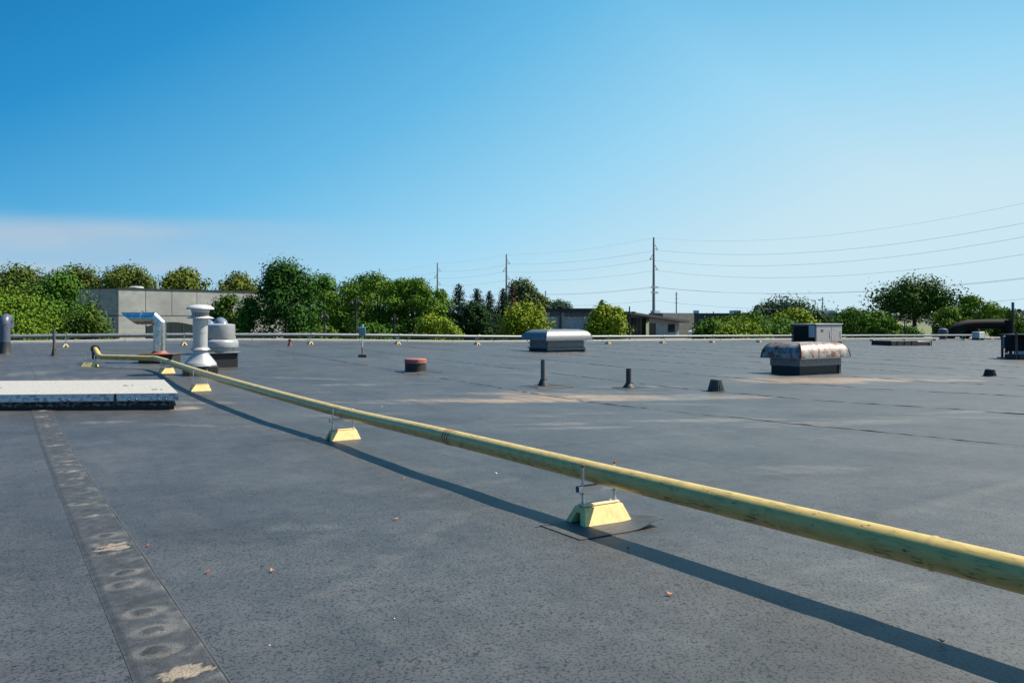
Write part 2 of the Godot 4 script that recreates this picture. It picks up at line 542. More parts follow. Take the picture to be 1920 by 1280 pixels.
func build_roof() -> void:
	var sand := Color(0.47, 0.335, 0.22)
	var pale := Color(0.25, 0.235, 0.21)
	stain(1095, 746, 1.6, 0.50, sand, 1.0)
	stain(1100, 744, 0.9, 0.22, sand, 1.0)
	stain(940, 751, 1.6, 0.34, sand, 0.95)
	stain(1210, 742, 1.0, 0.22, sand, 0.6)
	stain(1290, 747, 0.8, 0.30, pale, 0.7)
	stain(1640, 712, 2.6, 0.6, sand, 0.95)
	stain(1520, 716, 1.8, 0.55, sand, 0.8)
	stain(1450, 712, 1.2, 0.5, sand, 0.6)
	stain(1000, 738, 1.4, 0.3, sand, 0.55)
	stain(1380, 744, 1.0, 0.35, sand, 0.5)
	stain(1760, 706, 2.4, 0.6, pale, 0.6)
	stain(1430, 705, 1.2, 0.5, pale, 0.5)
	stain(1330, 742, 0.7, 0.35, pale, 0.5)
	stain(1075, 802, 0.75, 0.14, pale, 0.7)
	stain(1330, 787, 0.9, 0.2, pale, 0.7)
	stain(350, 765, 0.25, 0.30, sand, 0.9)
	stain(760, 752, 0.9, 0.14, pale, 0.5)
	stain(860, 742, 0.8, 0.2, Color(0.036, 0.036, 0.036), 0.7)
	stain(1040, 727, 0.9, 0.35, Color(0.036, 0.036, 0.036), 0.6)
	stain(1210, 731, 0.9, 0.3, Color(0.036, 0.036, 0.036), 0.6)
	stain(1500, 880, 0.5, 0.22, pale, 0.45)
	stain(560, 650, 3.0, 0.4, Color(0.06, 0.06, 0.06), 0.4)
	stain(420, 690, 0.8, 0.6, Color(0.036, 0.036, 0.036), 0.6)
	stain(60, 700, 0.5, 0.8, pale, 0.5)
	for k in 64:
		stain(rng.randf_range(40, 1880), rng.randf_range(665, 800), rng.randf_range(0.3, 1.3), rng.randf_range(0.06, 0.20), pale, rng.randf_range(0.3, 0.75), rng.randf_range(-0.2, 0.2))
	# thin runs of dried mud on the near membrane
	for run in [[[1290, 1040], [1420, 1080], [1560, 1130], [1700, 1180], [1850, 1230]], [[1500, 1072], [1570, 1062], [1640, 1045]], [[1640, 1150], [1680, 1118], [1740, 1098]], [[600, 1115], [690, 1085], [740, 1040], [830, 985], [880, 955]], [[520, 990], [640, 985]], [[780, 930], [860, 915], [960, 895]]]:
		for i in run.size() - 1:
			for s in 9:
				var f := s / 9.0
				stain(lerpf(run[i][0], run[i + 1][0], f) + rng.randf_range(-6, 6), lerpf(run[i][1], run[i + 1][1], f) + rng.randf_range(-3, 3), rng.randf_range(0.05, 0.10), rng.randf_range(0.04, 0.07), Color(0.135, 0.134, 0.132), rng.randf_range(0.4, 0.8))
	ridge(Vector2(1005, 838), Vector2(1450, 803), 0.012, 0.05)
	ridge(Vector2(1640, 968), Vector2(1920, 900), 0.016, 0.07)
	ridge(Vector2(1270, 905), Vector2(1920, 860), 0.008, 0.09)
	ridge(Vector2(330, 838), Vector2(600, 820), 0.008, 0.06)
	ridge(Vector2(420, 985), Vector2(760, 930), 0.008, 0.10)
	ridge(Vector2(1400, 1190), Vector2(1920, 1110), 0.004, 0.08)
	ridge(Vector2(300, 1000), Vector2(470, 990), 0.009, 0.06)
	ridge(Vector2(640, 1275), Vector2(900, 1180), 0.008, 0.07)
	fill_buckets()
	var root := Node3D.new()
	root.name = "roof"
	add_child(root)
	setting(root)
	root.set_meta("label", "flat grey rubber membrane roof with lapped seams"); root.set_meta("category", "roof")
	var flat := func(_a: float, _b: float) -> float: return 0.0
	var col := func(a: float, b: float, p: Vector3) -> Color: return roof_color(a, b, p.x, p.z)
	var seams := [-22.0, -14.0, -6.0, SEAM_A, 9.2, 12.8, 16.35, 20.0, 23.5, 27.0, 30.5, 34.0, 37.5, 41.0, 44.5, 48.0, 51.5, 55.0, 58.5, 62.0, 65.5, 69.0, 72.5, 76.0, 79.5, 83.0, 90.0, 97.0]
	for i in seams.size() - 1:
		var lo: float = seams[i]; var hi: float = seams[i + 1]
		var da := 0.055 if i == 3 else 0.08 if i in [2, 4] else 0.14 if i in [5, 6] else 0.5
		var db := func(b: float) -> float:
			var s := 0.055 if b < 11.0 else 0.09 if b < 19.0 else 0.22 if b < 28 else 0.5
			return maxf(s, da * (0.9 if b < 19 else 1.0))
		var overlap := 0.09
		var lift := func(a: float, _b: float) -> float: return 0.004 * smoothstep(hi - 0.14, hi - 0.02, a)
		part(sheet(steps(lo, hi + overlap, func(_t: float) -> float: return da), steps(-5.0, EDGE_B, db), lift, col), "membrane_sheet", M.membrane, root)
	for i in range(4, 24):
		var a: float = seams[i]
		var mb := MB.new()
		var path := []
		var rad := []
		var b := 3.0 if i < 5 else -3.0
		while b < EDGE_B - 0.3:
			var wob := 0.035 * fine.get_noise_2d(b * 2.0, a * 7.0) + 0.05 * broad.get_noise_2d(b * 3.0, a * 5.0)
			var p := roof_point(a + 0.09 + wob, b)
			path.append(p + Vector3(0, -0.004, 0))
			rad.append(clampf(0.015 + 0.018 * fine.get_noise_2d(b * 2.6, a * 3.0), 0.005, 0.03))
			b += 0.16
		mb.tube(path, rad, 6, false)
		part(mb, "lap_sealant", M.sealant, root)
	build_tape(root)
	# end laps and old repair lines far on the left and middle
	for e: Array in [[-5.2, 0.3, 24.5], [-3.0, 0.3, 27.0], [0.9, 8.9, 26.2], [-5.5, 0.3, 29.6], [0.9, 6.0, 30.8], [1.2, 9.0, 34.2], [9.4, 12.6, 24.4], [9.5, 12.4, 33.0], [13.0, 16.0, 29.0], [16.6, 19.6, 35.0], [20.2, 23.2, 27.6], [1.0, 5.5, 33.0], [-5.0, 0.3, 33.4], [2.0, 8.8, 21.8], [27.2, 30.2, 33.5], [13.1, 16.2, 21.4]]:
		var mb := MB.new()
		var path := []; var rad := []
		var a: float = e[0]
		while a < e[1]:
			var p := roof_point(a, e[2] + 0.05 * fine.get_noise_2d(a * 2.0, e[2] * 9.0))
			path.append(p + Vector3(0, -0.003, 0))
			rad.append(clampf(0.016 + 0.03 * fine.get_noise_2d(a * 2.0, e[2] * 3.0), 0.003, 0.035))
			a += 0.2
		mb.tube(path, rad, 6, false)
		part(mb, "end_lap_sealant", M.sealant, root)
	# metal edge along the far side
	var a := -22.0
	while a < 96.9:
		var b2 := minf(a + 3.0, 97.0)
		var p0 := from_ab(a + 0.006, EDGE_B); var p1 := from_ab(b2 - 0.006, EDGE_B)
		p0.y = roof_y(a, EDGE_B); p1.y = roof_y(b2, EDGE_B)
		var dir := (p1 - p0)
		var q := MB.new()
		var yaw := Basis(Vector3.UP, YA)
		var tilt := Basis(yaw * Vector3.BACK, atan2(p1.y - p0.y, Vector2(dir.x, dir.z).length()))
		q.box((p0 + p1) / 2 + Vector3(0, 0.0, 0), Vector3(dir.length(), 0.22, 0.16), tilt * yaw, 0.015)
		part(q, "edge_flashing", M.edge_metal, root)
		a += 3.0

func build_tape(root: Node3D) -> void:
	# the cover strip on the near seam, with the bumps of the fastener plates under it
	var plates := []
	var b := 2.4
	while b < 40.0:
		plates.append({"at": Vector2(SEAM_A - 0.13 + rng.randf_range(-0.03, 0.03), b), "grit": rng.randf()})   # grit: how much dust happens to lie round this plate
		b += rng.randf_range(0.21, 0.29)
	var edge := func(b_: float) -> float: return 0.004 * fine.get_noise_2d(b_ * 1.3, 7.0)
	var lift := func(a: float, b_: float) -> float:
		var y := 0.007 * smoothstep(SEAM_A - 0.27, SEAM_A - 0.255, a) + 0.002
		if a > SEAM_A + 0.012: y = -0.004
		for p: Dictionary in plates:
			if absf(p.at.y - b_) < 0.12:
				var r: float = (Vector2(a, b_) - p.at).length()
				y += (0.004 + 0.005 * p.grit) * (1.0 - smoothstep(0.028, 0.062, r)) - 0.0025 * (1.0 - smoothstep(0.0, 0.014, r))
		return y
	var spots := [[207, 1026], [345, 1264], [215, 1030]]
	var bare := []
	for s in spots:
		var q := at(s[0], s[1])
		bare.append(ab(q.x, q.z))
	var colour := func(a: float, b_: float, p: Vector3) -> Color:
		var n := fine.get_noise_2d(a * 9.0, b_ * 9.0)
		var n2 := fine.get_noise_2d(a * 3.0 + 40, b_ * 3.0)
		var c := Color(0.076, 0.078, 0.080) * (1.0 + 0.45 * n + 0.25 * n2)
		var dusty := smoothstep(6.0, 11.0, b_)
		for q: Dictionary in plates:
			if absf(q.at.y - b_) < 0.14:
				var d: float = (Vector2((a - q.at.x) * 0.8, b_ - q.at.y).length() + 0.018 * n + 0.014 * n2) / (0.7 + 0.5 * fposmod(q.grit * 7.3, 1.0))
				var ring := smoothstep(0.030, 0.048, d) * (1.0 - smoothstep(0.058, 0.085, d))
				if q.grit > 0.38: c = c.lerp(Color(0.23, 0.22, 0.205), clampf(ring * (0.2 + 0.6 * q.grit) * (0.9 + 0.9 * n2), 0, 1))
				if q.grit > 0.60: c = c.lerp(Color(0.34, 0.295, 0.24), clampf(dusty * (0.2 + 1.6 * n2 + 0.8 * n) * (1.0 - smoothstep(0.05, 0.11, d)), 0, 0.9))
				c = c.lerp(Color(0.05, 0.05, 0.055), 0.55 * (1.0 - smoothstep(0.010, 0.022, d)))
		for q: Vector2 in bare:
			var d := Vector2((a - q.x) * 0.62, b_ - q.y).length() + 0.035 * n + 0.03 * n2
			c = c.lerp(Color(0.03, 0.03, 0.03), 1.0 - smoothstep(0.058, 0.066, d))
			c = c.lerp(Color(0.36, 0.295, 0.23), 1.0 - smoothstep(0.048, 0.055, d))
		c = c.lerp(Color(0.19, 0.19, 0.185), 0.5 * smoothstep(SEAM_A - 0.10, SEAM_A - 0.05, a) * smoothstep(0.1, 0.5, n2 + 0.3 * n))
		return c
	var aa := steps(SEAM_A - 0.28, SEAM_A + 0.02, func(_t: float) -> float: return 0.012)
	var bb := steps(2.0, 17.0, func(t: float) -> float: return 0.014 if t < 8.0 else 0.03 if t < 15.0 else 0.12)
	part(sheet(aa, bb, lift, colour), "seam_cover_strip", M.tape, root, "dark strip over the seam with round fastener bumps")
	var mb := MB.new()
	var path := []
	b = 2.0
	while b < EDGE_B - 0.2:
		path.append(roof_point(SEAM_A + 0.016 + edge.call(b), b) + Vector3(0, 0.002, 0))
		b += 0.1
	mb.tube(path, 0.008, 6, false)
	part(mb, "lap_edge", M.mat_rubber, root)

# ------------------------------------------------------------------ pipes and their supports
func support(called: String, label: String, group: String, p: Vector3, turn: float, pipe_c: float, pipe_r: float) -> Node3D:
	# p on the roof; x is the long axis, across the pipe; pipe_c the height of the pipe's centre over p
	var t := thing(called, label, "pipe support", p, turn, group)
	var h := 0.12
	var cs := [Vector2(-0.118, 0), Vector2(-0.056, h), Vector2(0.056, h), Vector2(0.118, 0), Vector2(0.062, 0), Vector2(0.022, 0.085), Vector2(-0.022, 0.085), Vector2(-0.062, 0)]
	var mb := MB.new()
	var end := func(s: float, i: int) -> Vector3: return Vector3(s * (0.20 - 0.04 * cs[i].y / h), cs[i].y - 0.004, cs[i].x)
	for i in 8:
		var j := (i + 1) % 8
		mb.quad(end.call(-1.0, j), end.call(-1.0, i), end.call(1.0, i), end.call(1.0, j))
	for s: float in [-1.0, 1.0]:
		for q in [[0, 1, 6, 7], [1, 2, 5, 6], [2, 3, 4, 5]]:
			if s > 0: mb.quad(end.call(s, q[3]), end.call(s, q[2]), end.call(s, q[1]), end.call(s, q[0]))
			else: mb.quad(end.call(s, q[0]), end.call(s, q[1]), end.call(s, q[2]), end.call(s, q[3]))
	part(mb, "block", M.yellow_block, t)
	mb = MB.new()
	mb.box(Vector3(0, h + 0.006, 0), Vector3(0.31, 0.012, 0.07), Basis.IDENTITY, 0.003)
	part(mb, "top_strip", M.block_strip, t)
	var strut_y := pipe_c - pipe_r - 0.021
	for s: float in [-1.0, 1.0]:
		var rod := MB.new()
		rod.lathe([Vector2(0, 0), Vector2(0.009, 0), Vector2(0.009, pipe_c + 0.045 - h), Vector2(0, pipe_c + 0.045 - h)], 8, Vector3(s * 0.135, h + 0.01, 0))
		var r := part(rod, "rod", M.strut, t)
		var cap := MB.new()
		cap.lathe([Vector2(0, 0), Vector2(0.0095, 0), Vector2(0.0095, 0.018), Vector2(0, 0.02)], 8, Vector3(s * 0.135, pipe_c + 0.052, 0))
		part(cap, "rod_cap", M.rod_cap, r)
		for y: float in [h + 0.012, strut_y - 0.035]:
			var nut := MB.new()
			nut.lathe([Vector2(0, 0), Vector2(0.024, 0), Vector2(0.024, 0.004), Vector2(0.015, 0.005), Vector2(0.015, 0.016), Vector2(0, 0.016)], 6, Vector3(s * 0.135, y, 0))
			part(nut, "nut", M.strut, r)
	mb = MB.new()
	mb.box(Vector3(0, strut_y - 0.019, 0), Vector3(0.36, 0.004, 0.036))
	mb.box(Vector3(0, strut_y, 0.0195), Vector3(0.36, 0.041, 0.003))
	mb.box(Vector3(0, strut_y, -0.0195), Vector3(0.36, 0.041, 0.003))
	mb.box(Vector3(0, strut_y + 0.0185, 0.0143), Vector3(0.36, 0.003, 0.0072))
	mb.box(Vector3(0, strut_y + 0.0185, -0.0143), Vector3(0.36, 0.003, 0.0072))
	part(mb, "strut", M.strut, t)
	return t

func smooth_path(pts: Array, sub: int) -> Array:
	var out := []
	for i in pts.size() - 1:
		var p0: Vector3 = pts[maxi(i - 1, 0)]; var p3: Vector3 = pts[mini(i + 2, pts.size() - 1)]
		for s in sub:
			out.append((pts[i] as Vector3).cubic_interpolate(pts[i + 1], p0, p3, float(s) / sub))
	out.append(pts[-1])
	return out

func build_gas_pipe() -> void:
	var r := 0.0715
	var pads := [[1123, 977, 887.0], [643, 823, 773.0], [375, 732, 698.5], [312, 699, 677.5]]
	var feet := []; var heads := []
	for k in pads:
		var p := at(k[0], k[1])
		feet.append(p)
		heads.append(atz(k[0], k[2], -p.z))
	var dir: Vector3 = (heads[0] - heads[1]); dir.y = 0
	dir = dir.normalized()
	var pts := []
	# beyond the right edge of the frame the run goes on past the camera
	var p_end: Vector3 = heads[0] + dir * 12.0
	var mid: Vector3 = heads[0] + dir * 2.56
	pts = [p_end + Vector3(0, 0.16, 0), heads[0] + dir * 6.0 + Vector3(0, 0.115, 0), mid + Vector3(0, 0.060, 0), heads[0], (heads[0] + heads[1]) / 2 + Vector3(0, 0.006, 0), heads[1], (heads[1] + heads[2]) / 2 + Vector3(0, -0.012, 0), heads[2], heads[3]]
	var path := smooth_path(pts, 8)
	var elbow := atz(291, 671.5, -heads[3].z + 1.1)
	var left := atz(186, 669.0, -heads[3].z + 1.9)
	path.append(elbow + (heads[3] - elbow).normalized() * 0.16)
	var g := thing("gas_pipe", "long pale yellow painted gas pipe running low across the roof", "pipe")
	var mb := MB.new()
	mb.tube(path, r, 28, true, 1.0)
	part(mb, "straight_run", M.pipe_paint, g)
	mb = MB.new()
	var u: Vector3 = (heads[3] - elbow).normalized(); var w := (left - elbow).normalized()
	var bend := []
	for i in 9:
		var f := i / 8.0
		bend.append((elbow + u * 0.17).lerp(elbow, f).lerp(elbow.lerp(elbow + w * 0.17, f), f))
	mb.tube(bend, r + 0.003, 24)
	part(mb, "elbow", M.pipe_paint, g)
	var tip := left + Vector3(-0.42, 0.20, -0.55)
	mb = MB.new()
	mb.tube([elbow + w * 0.16, elbow.lerp(left, 0.33), elbow.lerp(left, 0.66), left - w * 0.15], r, 24)
	part(mb, "cross_run", M.pipe_paint, g)
	mb = MB.new()
	var w2 := (tip - left).normalized()
	bend = []
	for i in 9:
		var f := i / 8.0
		bend.append((left - w * 0.17).lerp(left, f).lerp(left.lerp(left + w2 * 0.17, f), f))
	mb.tube(bend, r + 0.003, 24)
	part(mb, "elbow", M.pipe_paint, g)
	mb = MB.new()
	mb.tube([left + w2 * 0.16, tip], r, 24)
	part(mb, "riser", M.pipe_paint, g)
	mb = MB.new()
	mb.tube([tip, tip + w2 * 0.05], r + 0.05, 20)
	mb.tube([tip + w2 * 0.05, tip + w2 * 0.05 + Vector3(0, -0.30, -0.02)], 0.09, 16)
	part(mb, "end_valve", M.black_rubber, g)
	# weld collars with rust
	for spot in [[846, 822.0, 0.012], [1752, 1029.0, 0.003]]:
		var best := 0; var err := 1e9
		for i in path.size():
			var q: Vector3 = path[i]
			if q.z > -1.0: continue
			var e := absf(960.0 + FOCAL * q.x / -q.z - spot[0])
			if e < err: err = e; best = i
		var q0: Vector3 = path[best]; var d: Vector3 = (path[best + 1] - path[best - 1]).normalized()
		var need: float = (spot[0] - 960.0) / FOCAL
		var s := (need * -q0.z - q0.x) / (d.x + need * d.z)
		q0 += d * s
		mb = MB.new()
		for o: float in ([-0.05, 0.0, 0.05] if spot[2] > 0.005 else [0.0]):
			mb.tube([q0 + d * (o - 0.012), q0 + d * (o - 0.004), q0 + d * (o + 0.004), q0 + d * (o + 0.012)], [r + 0.0005, r + 0.004, r + 0.004, r + 0.0005], 24, false)
		part(mb, "weld_collar", M.rust if spot[2] > 0.005 else M.pipe_paint, g)
		if spot[2] > 0.005:
			mb = MB.new()
			mb.tube([q0 - d * 0.075, q0 + d * 0.075], r + 0.0016, 24, false)
			part(mb, "coupling", M.pipe_paint, g)
	var names := ["yellow block support with steel rods standing on a curled black mat", "yellow block support with tall steel rods mid-way along the straight gas pipe", "yellow block support under the gas pipe beside the cone-footed stack", "yellow block support just before the gas pipe's corner elbow"]
	for i in 4:
		support("pipe_support", names[i], "supports of the yellow gas pipe", feet[i], atan2(-dir.z, dir.x) + PI / 2, heads[i].y - feet[i].y, r)
	var f5 := at(168, 687)
	support("pipe_support", "yellow block support turned end-on under the gas pipe's far bend", "supports of the yellow gas pipe", f5, -0.1, left.y - f5.y, r)
	# rubber mat under the near support, one corner curled up
	var c0 := at(1012, 986); var c1 := at(1089, 1013.5); var c2 := at(1244, 986.5); var c3 := at(1165, 962)
	mb = MB.new()
	var nn := 14
	for layer in 2:
		for j in nn + 1:
			for i in nn + 1:
				var s := float(i) / nn; var t := float(j) / nn
				var p := c0.lerp(c1, t).lerp(c3.lerp(c2, t), s)
				p.y = roof_at(p.x, p.z) + (0.006 if layer == 0 else 0.002)
				var lift := smoothstep(0.62, 1.0, s * 0.85 + t * 0.3 - 0.12)
				p.y += 0.045 * lift * lift
				mb.put(p, Vector3.UP)
		var o := layer * (nn + 1) * (nn + 1)
		for j in nn:
			for i in nn:
				var k := o + j * (nn + 1) + i
				if layer == 0: mb.face(k, k + nn + 1, k + nn + 2); mb.face(k, k + nn + 2, k + 1)
				else: mb.face(k, k + nn + 2, k + nn + 1); mb.face(k, k + 1, k + nn + 2)
	for k in mb.v.size():
		var i := k % (nn + 1); var j := (k / (nn + 1)) % (nn + 1); var o := k - j * (nn + 1) - i
		var du := mb.v[o + j * (nn + 1) + mini(i + 1, nn)] - mb.v[o + j * (nn + 1) + maxi(i - 1, 0)]
		var dv := mb.v[o + mini(j + 1, nn) * (nn + 1) + i] - mb.v[o + maxi(j - 1, 0) * (nn + 1) + i]
		var q := dv.cross(du).normalized()
		mb.n[k] = q if q.y > 0 else -q
	for i in nn:
		for e in [[i, i + 1], [nn * (nn + 1) + i, nn * (nn + 1) + i + 1], [i * (nn + 1), (i + 1) * (nn + 1)], [i * (nn + 1) + nn, (i + 1) * (nn + 1) + nn]]:
			var o := (nn + 1) * (nn + 1)
			mb.quad(mb.v[e[0] + o], mb.v[e[1] + o], mb.v[e[1]], mb.v[e[0]])
	var mt := part(mb, "rubber_mat", M.mat_rubber, self)
	tag(mt, "square black rubber mat with a curled corner under a yellow block", "mat")

func build_far_pipe() -> void:
	var r := 0.084
	var g := thing("grey_pipe", "long straight grey pipe on yellow blocks along the far roof edge", "pipe")
	var cols := [-100, 20, 122, 344, 581, 745, 894, 1025, 1140, 1242, 1335, 1423, 1503, 1572, 1636, 1697, 1754, 1808]
	var pts := []
	for i in cols.size():
		var p := on_b(cols[i], PIPE_B)
		pts.append(p + Vector3(0, 0.455, 0))
	for i in pts.size() - 1:
		var d: Vector3 = (pts[i + 1] - pts[i]).normalized()
		var mb := MB.new()
		mb.tube([pts[i] + d * 0.003, (pts[i] + pts[i + 1]) / 2, pts[i + 1] - d * 0.003], r, 16)
		var s := part(mb, "pipe_length", M.grey_pipe, g)
		mb = MB.new()
		mb.tube([pts[i] + d * 0.05, pts[i] + d * 0.25], r + 0.016, 16)
		part(mb, "coupling", M.grey_pipe, s)
	var last: Vector3 = pts[-1]
	var stop := on_b(1822, PIPE_B) + Vector3(0, 0.455, 0)
	var mb := MB.new()
	mb.tube([last, stop], r, 16)
	part(mb, "pipe_length", M.grey_pipe, g)
	for i in range(2, cols.size()):
		support("pipe_support", "small yellow block support under the grey pipe at the far roof edge", "supports of the far grey pipe", on_b(cols[i], PIPE_B), YA + PI / 2, 0.455, r)
	# white junction box at its end
	var p := on_b(1835, PIPE_B)
	var t := thing("junction_box", "white metal junction box on feet at the end of the grey pipe", "box", p, YA)
	mb = MB.new(); mb.box(Vector3(0, 0.48, 0), Vector3(1.05, 0.62, 0.7), Basis.IDENTITY, 0.03)
	part(mb, "housing", M.white_metal, t)
	for s: float in [-1, 1]:
		mb = MB.new(); mb.box(Vector3(s * 0.38, 0.08, 0), Vector3(0.2, 0.18, 0.7))
		part(mb, "foot", M.black_rubber, t)
	mb = MB.new(); mb.box(Vector3(0.66, 0.42, 0), Vector3(0.28, 0.5, 0.5), Basis.IDENTITY, 0.03)
	part(mb, "end_cap", M.unit_dark, t)

# ------------------------------------------------------------------ vents and units
func flashing(t: Node3D, w: float, d: float, turn := 0.0) -> void:
	# a square of patched membrane round a foot, with sealant along its edges
	var mb := MB.new()
	mb.box(Vector3(0, -0.007, 0), Vector3(w, 0.024, d), Basis(Vector3.UP, turn), 0.009)
	part(mb, "flashing_patch", M.flashing, t)

func hood_vent(label: String, corner: Vector3, la: float, lb: float, over: float, hs: Array, rust: bool) -> void:
	# corner: nearest lower corner of the curb; la along AX, lb along BX
	var t := thing("hood_ventilator", label, "roof ventilator", corner + from_ab(la / 2, lb / 2), YA, "hooded gravity ventilators")
	var flash := MB.new()
	flash.box(Vector3(0, hs[0] / 2 - 0.03, 0), Vector3(la, hs[0] + 0.06, lb), Basis.IDENTITY, 0.02)
	part(flash, "curb", M.black_curb, t)
	for s: float in [-1, 1]:
		var strap := MB.new()
		strap.box(Vector3(s * (la / 2 - 0.05), hs[0] / 2 - 0.02, lb / 2 + 0.012), Vector3(0.14, hs[0], 0.02), Basis(Vector3.UP, 0.15 * s), 0.006)
		part(strap, "corner_flap", M.black_rubber, t)
	var grow := 0.04 if rust else -0.06
	if not rust:
		var f := MB.new()
		f.box(Vector3(0, hs[0] + 0.025, 0), Vector3(la + 0.10, 0.05, lb + 0.10), Basis.IDENTITY, 0.012)
		f.box(Vector3(0, hs[0] - 0.03, lb / 2 + 0.045), Vector3(la + 0.096, 0.06, 0.008))
		part(f, "curb_flange", M.zinc, t)
	var bx := MB.new()
	bx.box(Vector3(0, (hs[0] + hs[1]) / 2 + 0.02, 0), Vector3(la + grow, hs[1] - hs[0] + 0.08, lb + grow), Basis.IDENTITY, 0.012)
	var neck := part(bx, "neck", M.zinc, t)
	for i in 9:
		var bolt := MB.new()
		bolt.lathe([Vector2(0.016, 0), Vector2(0.012, 0.008), Vector2(0, 0.011)], 8, Vector3(lerpf(-la / 2 + 0.12, la / 2 - 0.12, i / 8.0), hs[0] + 0.09, lb / 2 + grow / 2), Basis(Vector3.RIGHT, PI / 2))
		part(bolt, "bolt", M.zinc, neck)
	# hood: four faces rolling over from a flat top down to the eaves, mitred at the corners
	var hm: Material = M.rusty_hood if rust else M.zinc
	var R := Vector2(0.26 if rust else 0.44, hs[2] - hs[1] - 0.02)
	var half := Vector2(la / 2 + over, lb / 2 + over)
	var ring := func(i: int) -> Array:
		var q := i / 8.0 * PI / 2
		var inset := R.x * (1.0 - cos(q)); var y: float = hs[1] + R.y * sin(q)
		return [half.x - inset, half.y - minf(inset, half.y * 0.75), y]
	var faces := [["hood_front", Vector2(-1, 1), Vector2(1, 1)], ["hood_side", Vector2(1, 1), Vector2(1, -1)], ["hood_back", Vector2(1, -1), Vector2(-1, -1)], ["hood_side", Vector2(-1, -1), Vector2(-1, 1)]]
	for fc in faces:
		var mb := MB.new()
		var s0: Vector2 = fc[1]; var s1: Vector2 = fc[2]
		for i in 9:
			var k: Array = ring.call(i)
			var q := i / 8.0 * PI / 2
			var o2 := (s0 + s1) / 2
			var nr := Vector3(o2.x * cos(q), sin(q) * 0.9 + 0.02, o2.y * cos(q)).normalized()
			mb.put(Vector3(s0.x * k[0], k[2], s0.y * k[1]), nr); mb.put(Vector3(s1.x * k[0], k[2], s1.y * k[1]), nr)
		for i in 8:
			mb.face(2 * i, 2 * i + 1, 2 * i + 3); mb.face(2 * i, 2 * i + 3, 2 * i + 2)
		part(mb, fc[0], hm, t)
	var kt: Array = ring.call(8)
	var top := MB.new()
	top.box(Vector3(0, kt[2] + 0.004, 0), Vector3(2 * kt[0] + 0.03, 0.012, 2 * kt[1] + 0.03), Basis.IDENTITY, 0.004)
	part(top, "hood_top", M.rusty_hood if rust else M.zinc, t)
	for s: Vector2 in [Vector2(1, 1), Vector2(1, -1), Vector2(-1, -1), Vector2(-1, 1)]:
		var mb := MB.new()
		var path := []
		for i in 9:
			var k: Array = ring.call(i)
			path.append(Vector3(s.x * k[0], k[2], s.y * k[1]))
		mb.tube(path, 0.013, 6)
		part(mb, "mitre_seam", M.rust if rust else M.zinc, t)
	var k0: Array = ring.call(0)
	var rim := MB.new()
	for s: float in [-1, 1]:
		rim.box(Vector3(0, hs[1] - 0.008, s * k0[1]), Vector3(2 * k0[0] + 0.05, 0.03, 0.03))
		rim.box(Vector3(s * k0[0], hs[1] - 0.009, 0), Vector3(0.03, 0.03, 2 * k0[1] - 0.032))
	part(rim, "eave_rim", M.zinc, t)
	for s: Vector2 in [Vector2(1, 1), Vector2(1, -1), Vector2(-1, -1), Vector2(-1, 1)]:
		var mb := MB.new()
		mb.tube([Vector3(s.x * (la / 2 - 0.03), hs[0] + 0.16, s.y * (lb / 2 - 0.16)), Vector3(s.x * (k0[0] - 0.03), hs[1] - 0.02, s.y * (lb / 2 - 0.16))], 0.014, 6)
		part(mb, "brace", M.zinc, t)

func vent_pipe(label: String, base: Vector3, r: float, h: float, mat_: Material, top_mat: Material, split: float, patch: float) -> void:
	var t := thing("vent_pipe", label, "vent pipe", base, 0.3, "plumbing vent pipes")
	if patch > 0: flashing(t, patch, patch, YA - 0.3)
	var mb := MB.new()
	mb.lathe([Vector2(r * 2.3, 0.0), Vector2(r * 2.1, 0.03), Vector2(r * 1.35, h * 0.20), Vector2(r * 1.15, h * 0.24)], 20)
	part(mb, "boot", M.black_rubber, t)
	mb = MB.new()
	mb.tube([Vector3(0, h * 0.235, 0), Vector3(0, h * 0.25, 0)], r * 1.3, 18)
	mb.box(Vector3(r * 1.3, h * 0.24, r * 0.3), Vector3(0.03, 0.02, 0.02))
	part(mb, "clamp", M.vent_black, t)
	mb = MB.new()
	mb.lathe([Vector2(r, 0), Vector2(r, h * split)], 20)
	part(mb, "pipe", mat_, t)
	mb = MB.new()
	var rr := r * (1.0 if split > 0.9 else 1.12)
	mb.lathe([Vector2(r * 0.9, h * split), Vector2(rr, h * split), Vector2(rr, h), Vector2(r * 0.86, h), Vector2(r * 0.84, h - 0.12), Vector2(0, h - 0.12)], 20)
	part(mb, "upper_sleeve", top_mat, t)

func drain(label: String, p: Vector3, r0: float, r1: float, h: float, m: Material) -> void:
	var t := thing("drain_strainer", label, "roof drain", p, 0.2, "roof drain strainers")
	var mb := MB.new()
	mb.lathe([Vector2(r0 * 1.25, -0.01), Vector2(r0 * 1.22, 0.012), Vector2(r0 * 0.9, 0.02), Vector2(0, 0.0)], 24)
	part(mb, "clamp_ring", M.drain_black, t)
	var n := 22
	for i in n:
		var a := TAU * i / n
		var o := Vector3(cos(a), 0, sin(a))
		mb = MB.new()
		var bas := Basis(Vector3.UP, -a)
		mb.box((o * (r0 + r1) / 2) + Vector3(0, h / 2, 0), Vector3(0.026, Vector2(r0 - r1, h).length(), 0.021), bas * Basis(Vector3.BACK, atan2(r0 - r1, h)), 0.004)
		part(mb, "rib", m, t)
	mb = MB.new()
	mb.lathe([Vector2(r1 * 0.7, h - 0.05), Vector2(r1 * 1.06, h - 0.02), Vector2(r1 * 1.04, h + 0.004), Vector2(r1 * 0.9, h + 0.012), Vector2(0, h + 0.016)], 24)
	part(mb, "cap", m, t)
	mb = MB.new()
	mb.lathe([Vector2(r0 * 0.86, 0), Vector2(r1 * 0.86, h)], 20)
	part(mb, "inner_sleeve", M.drain_black, t)

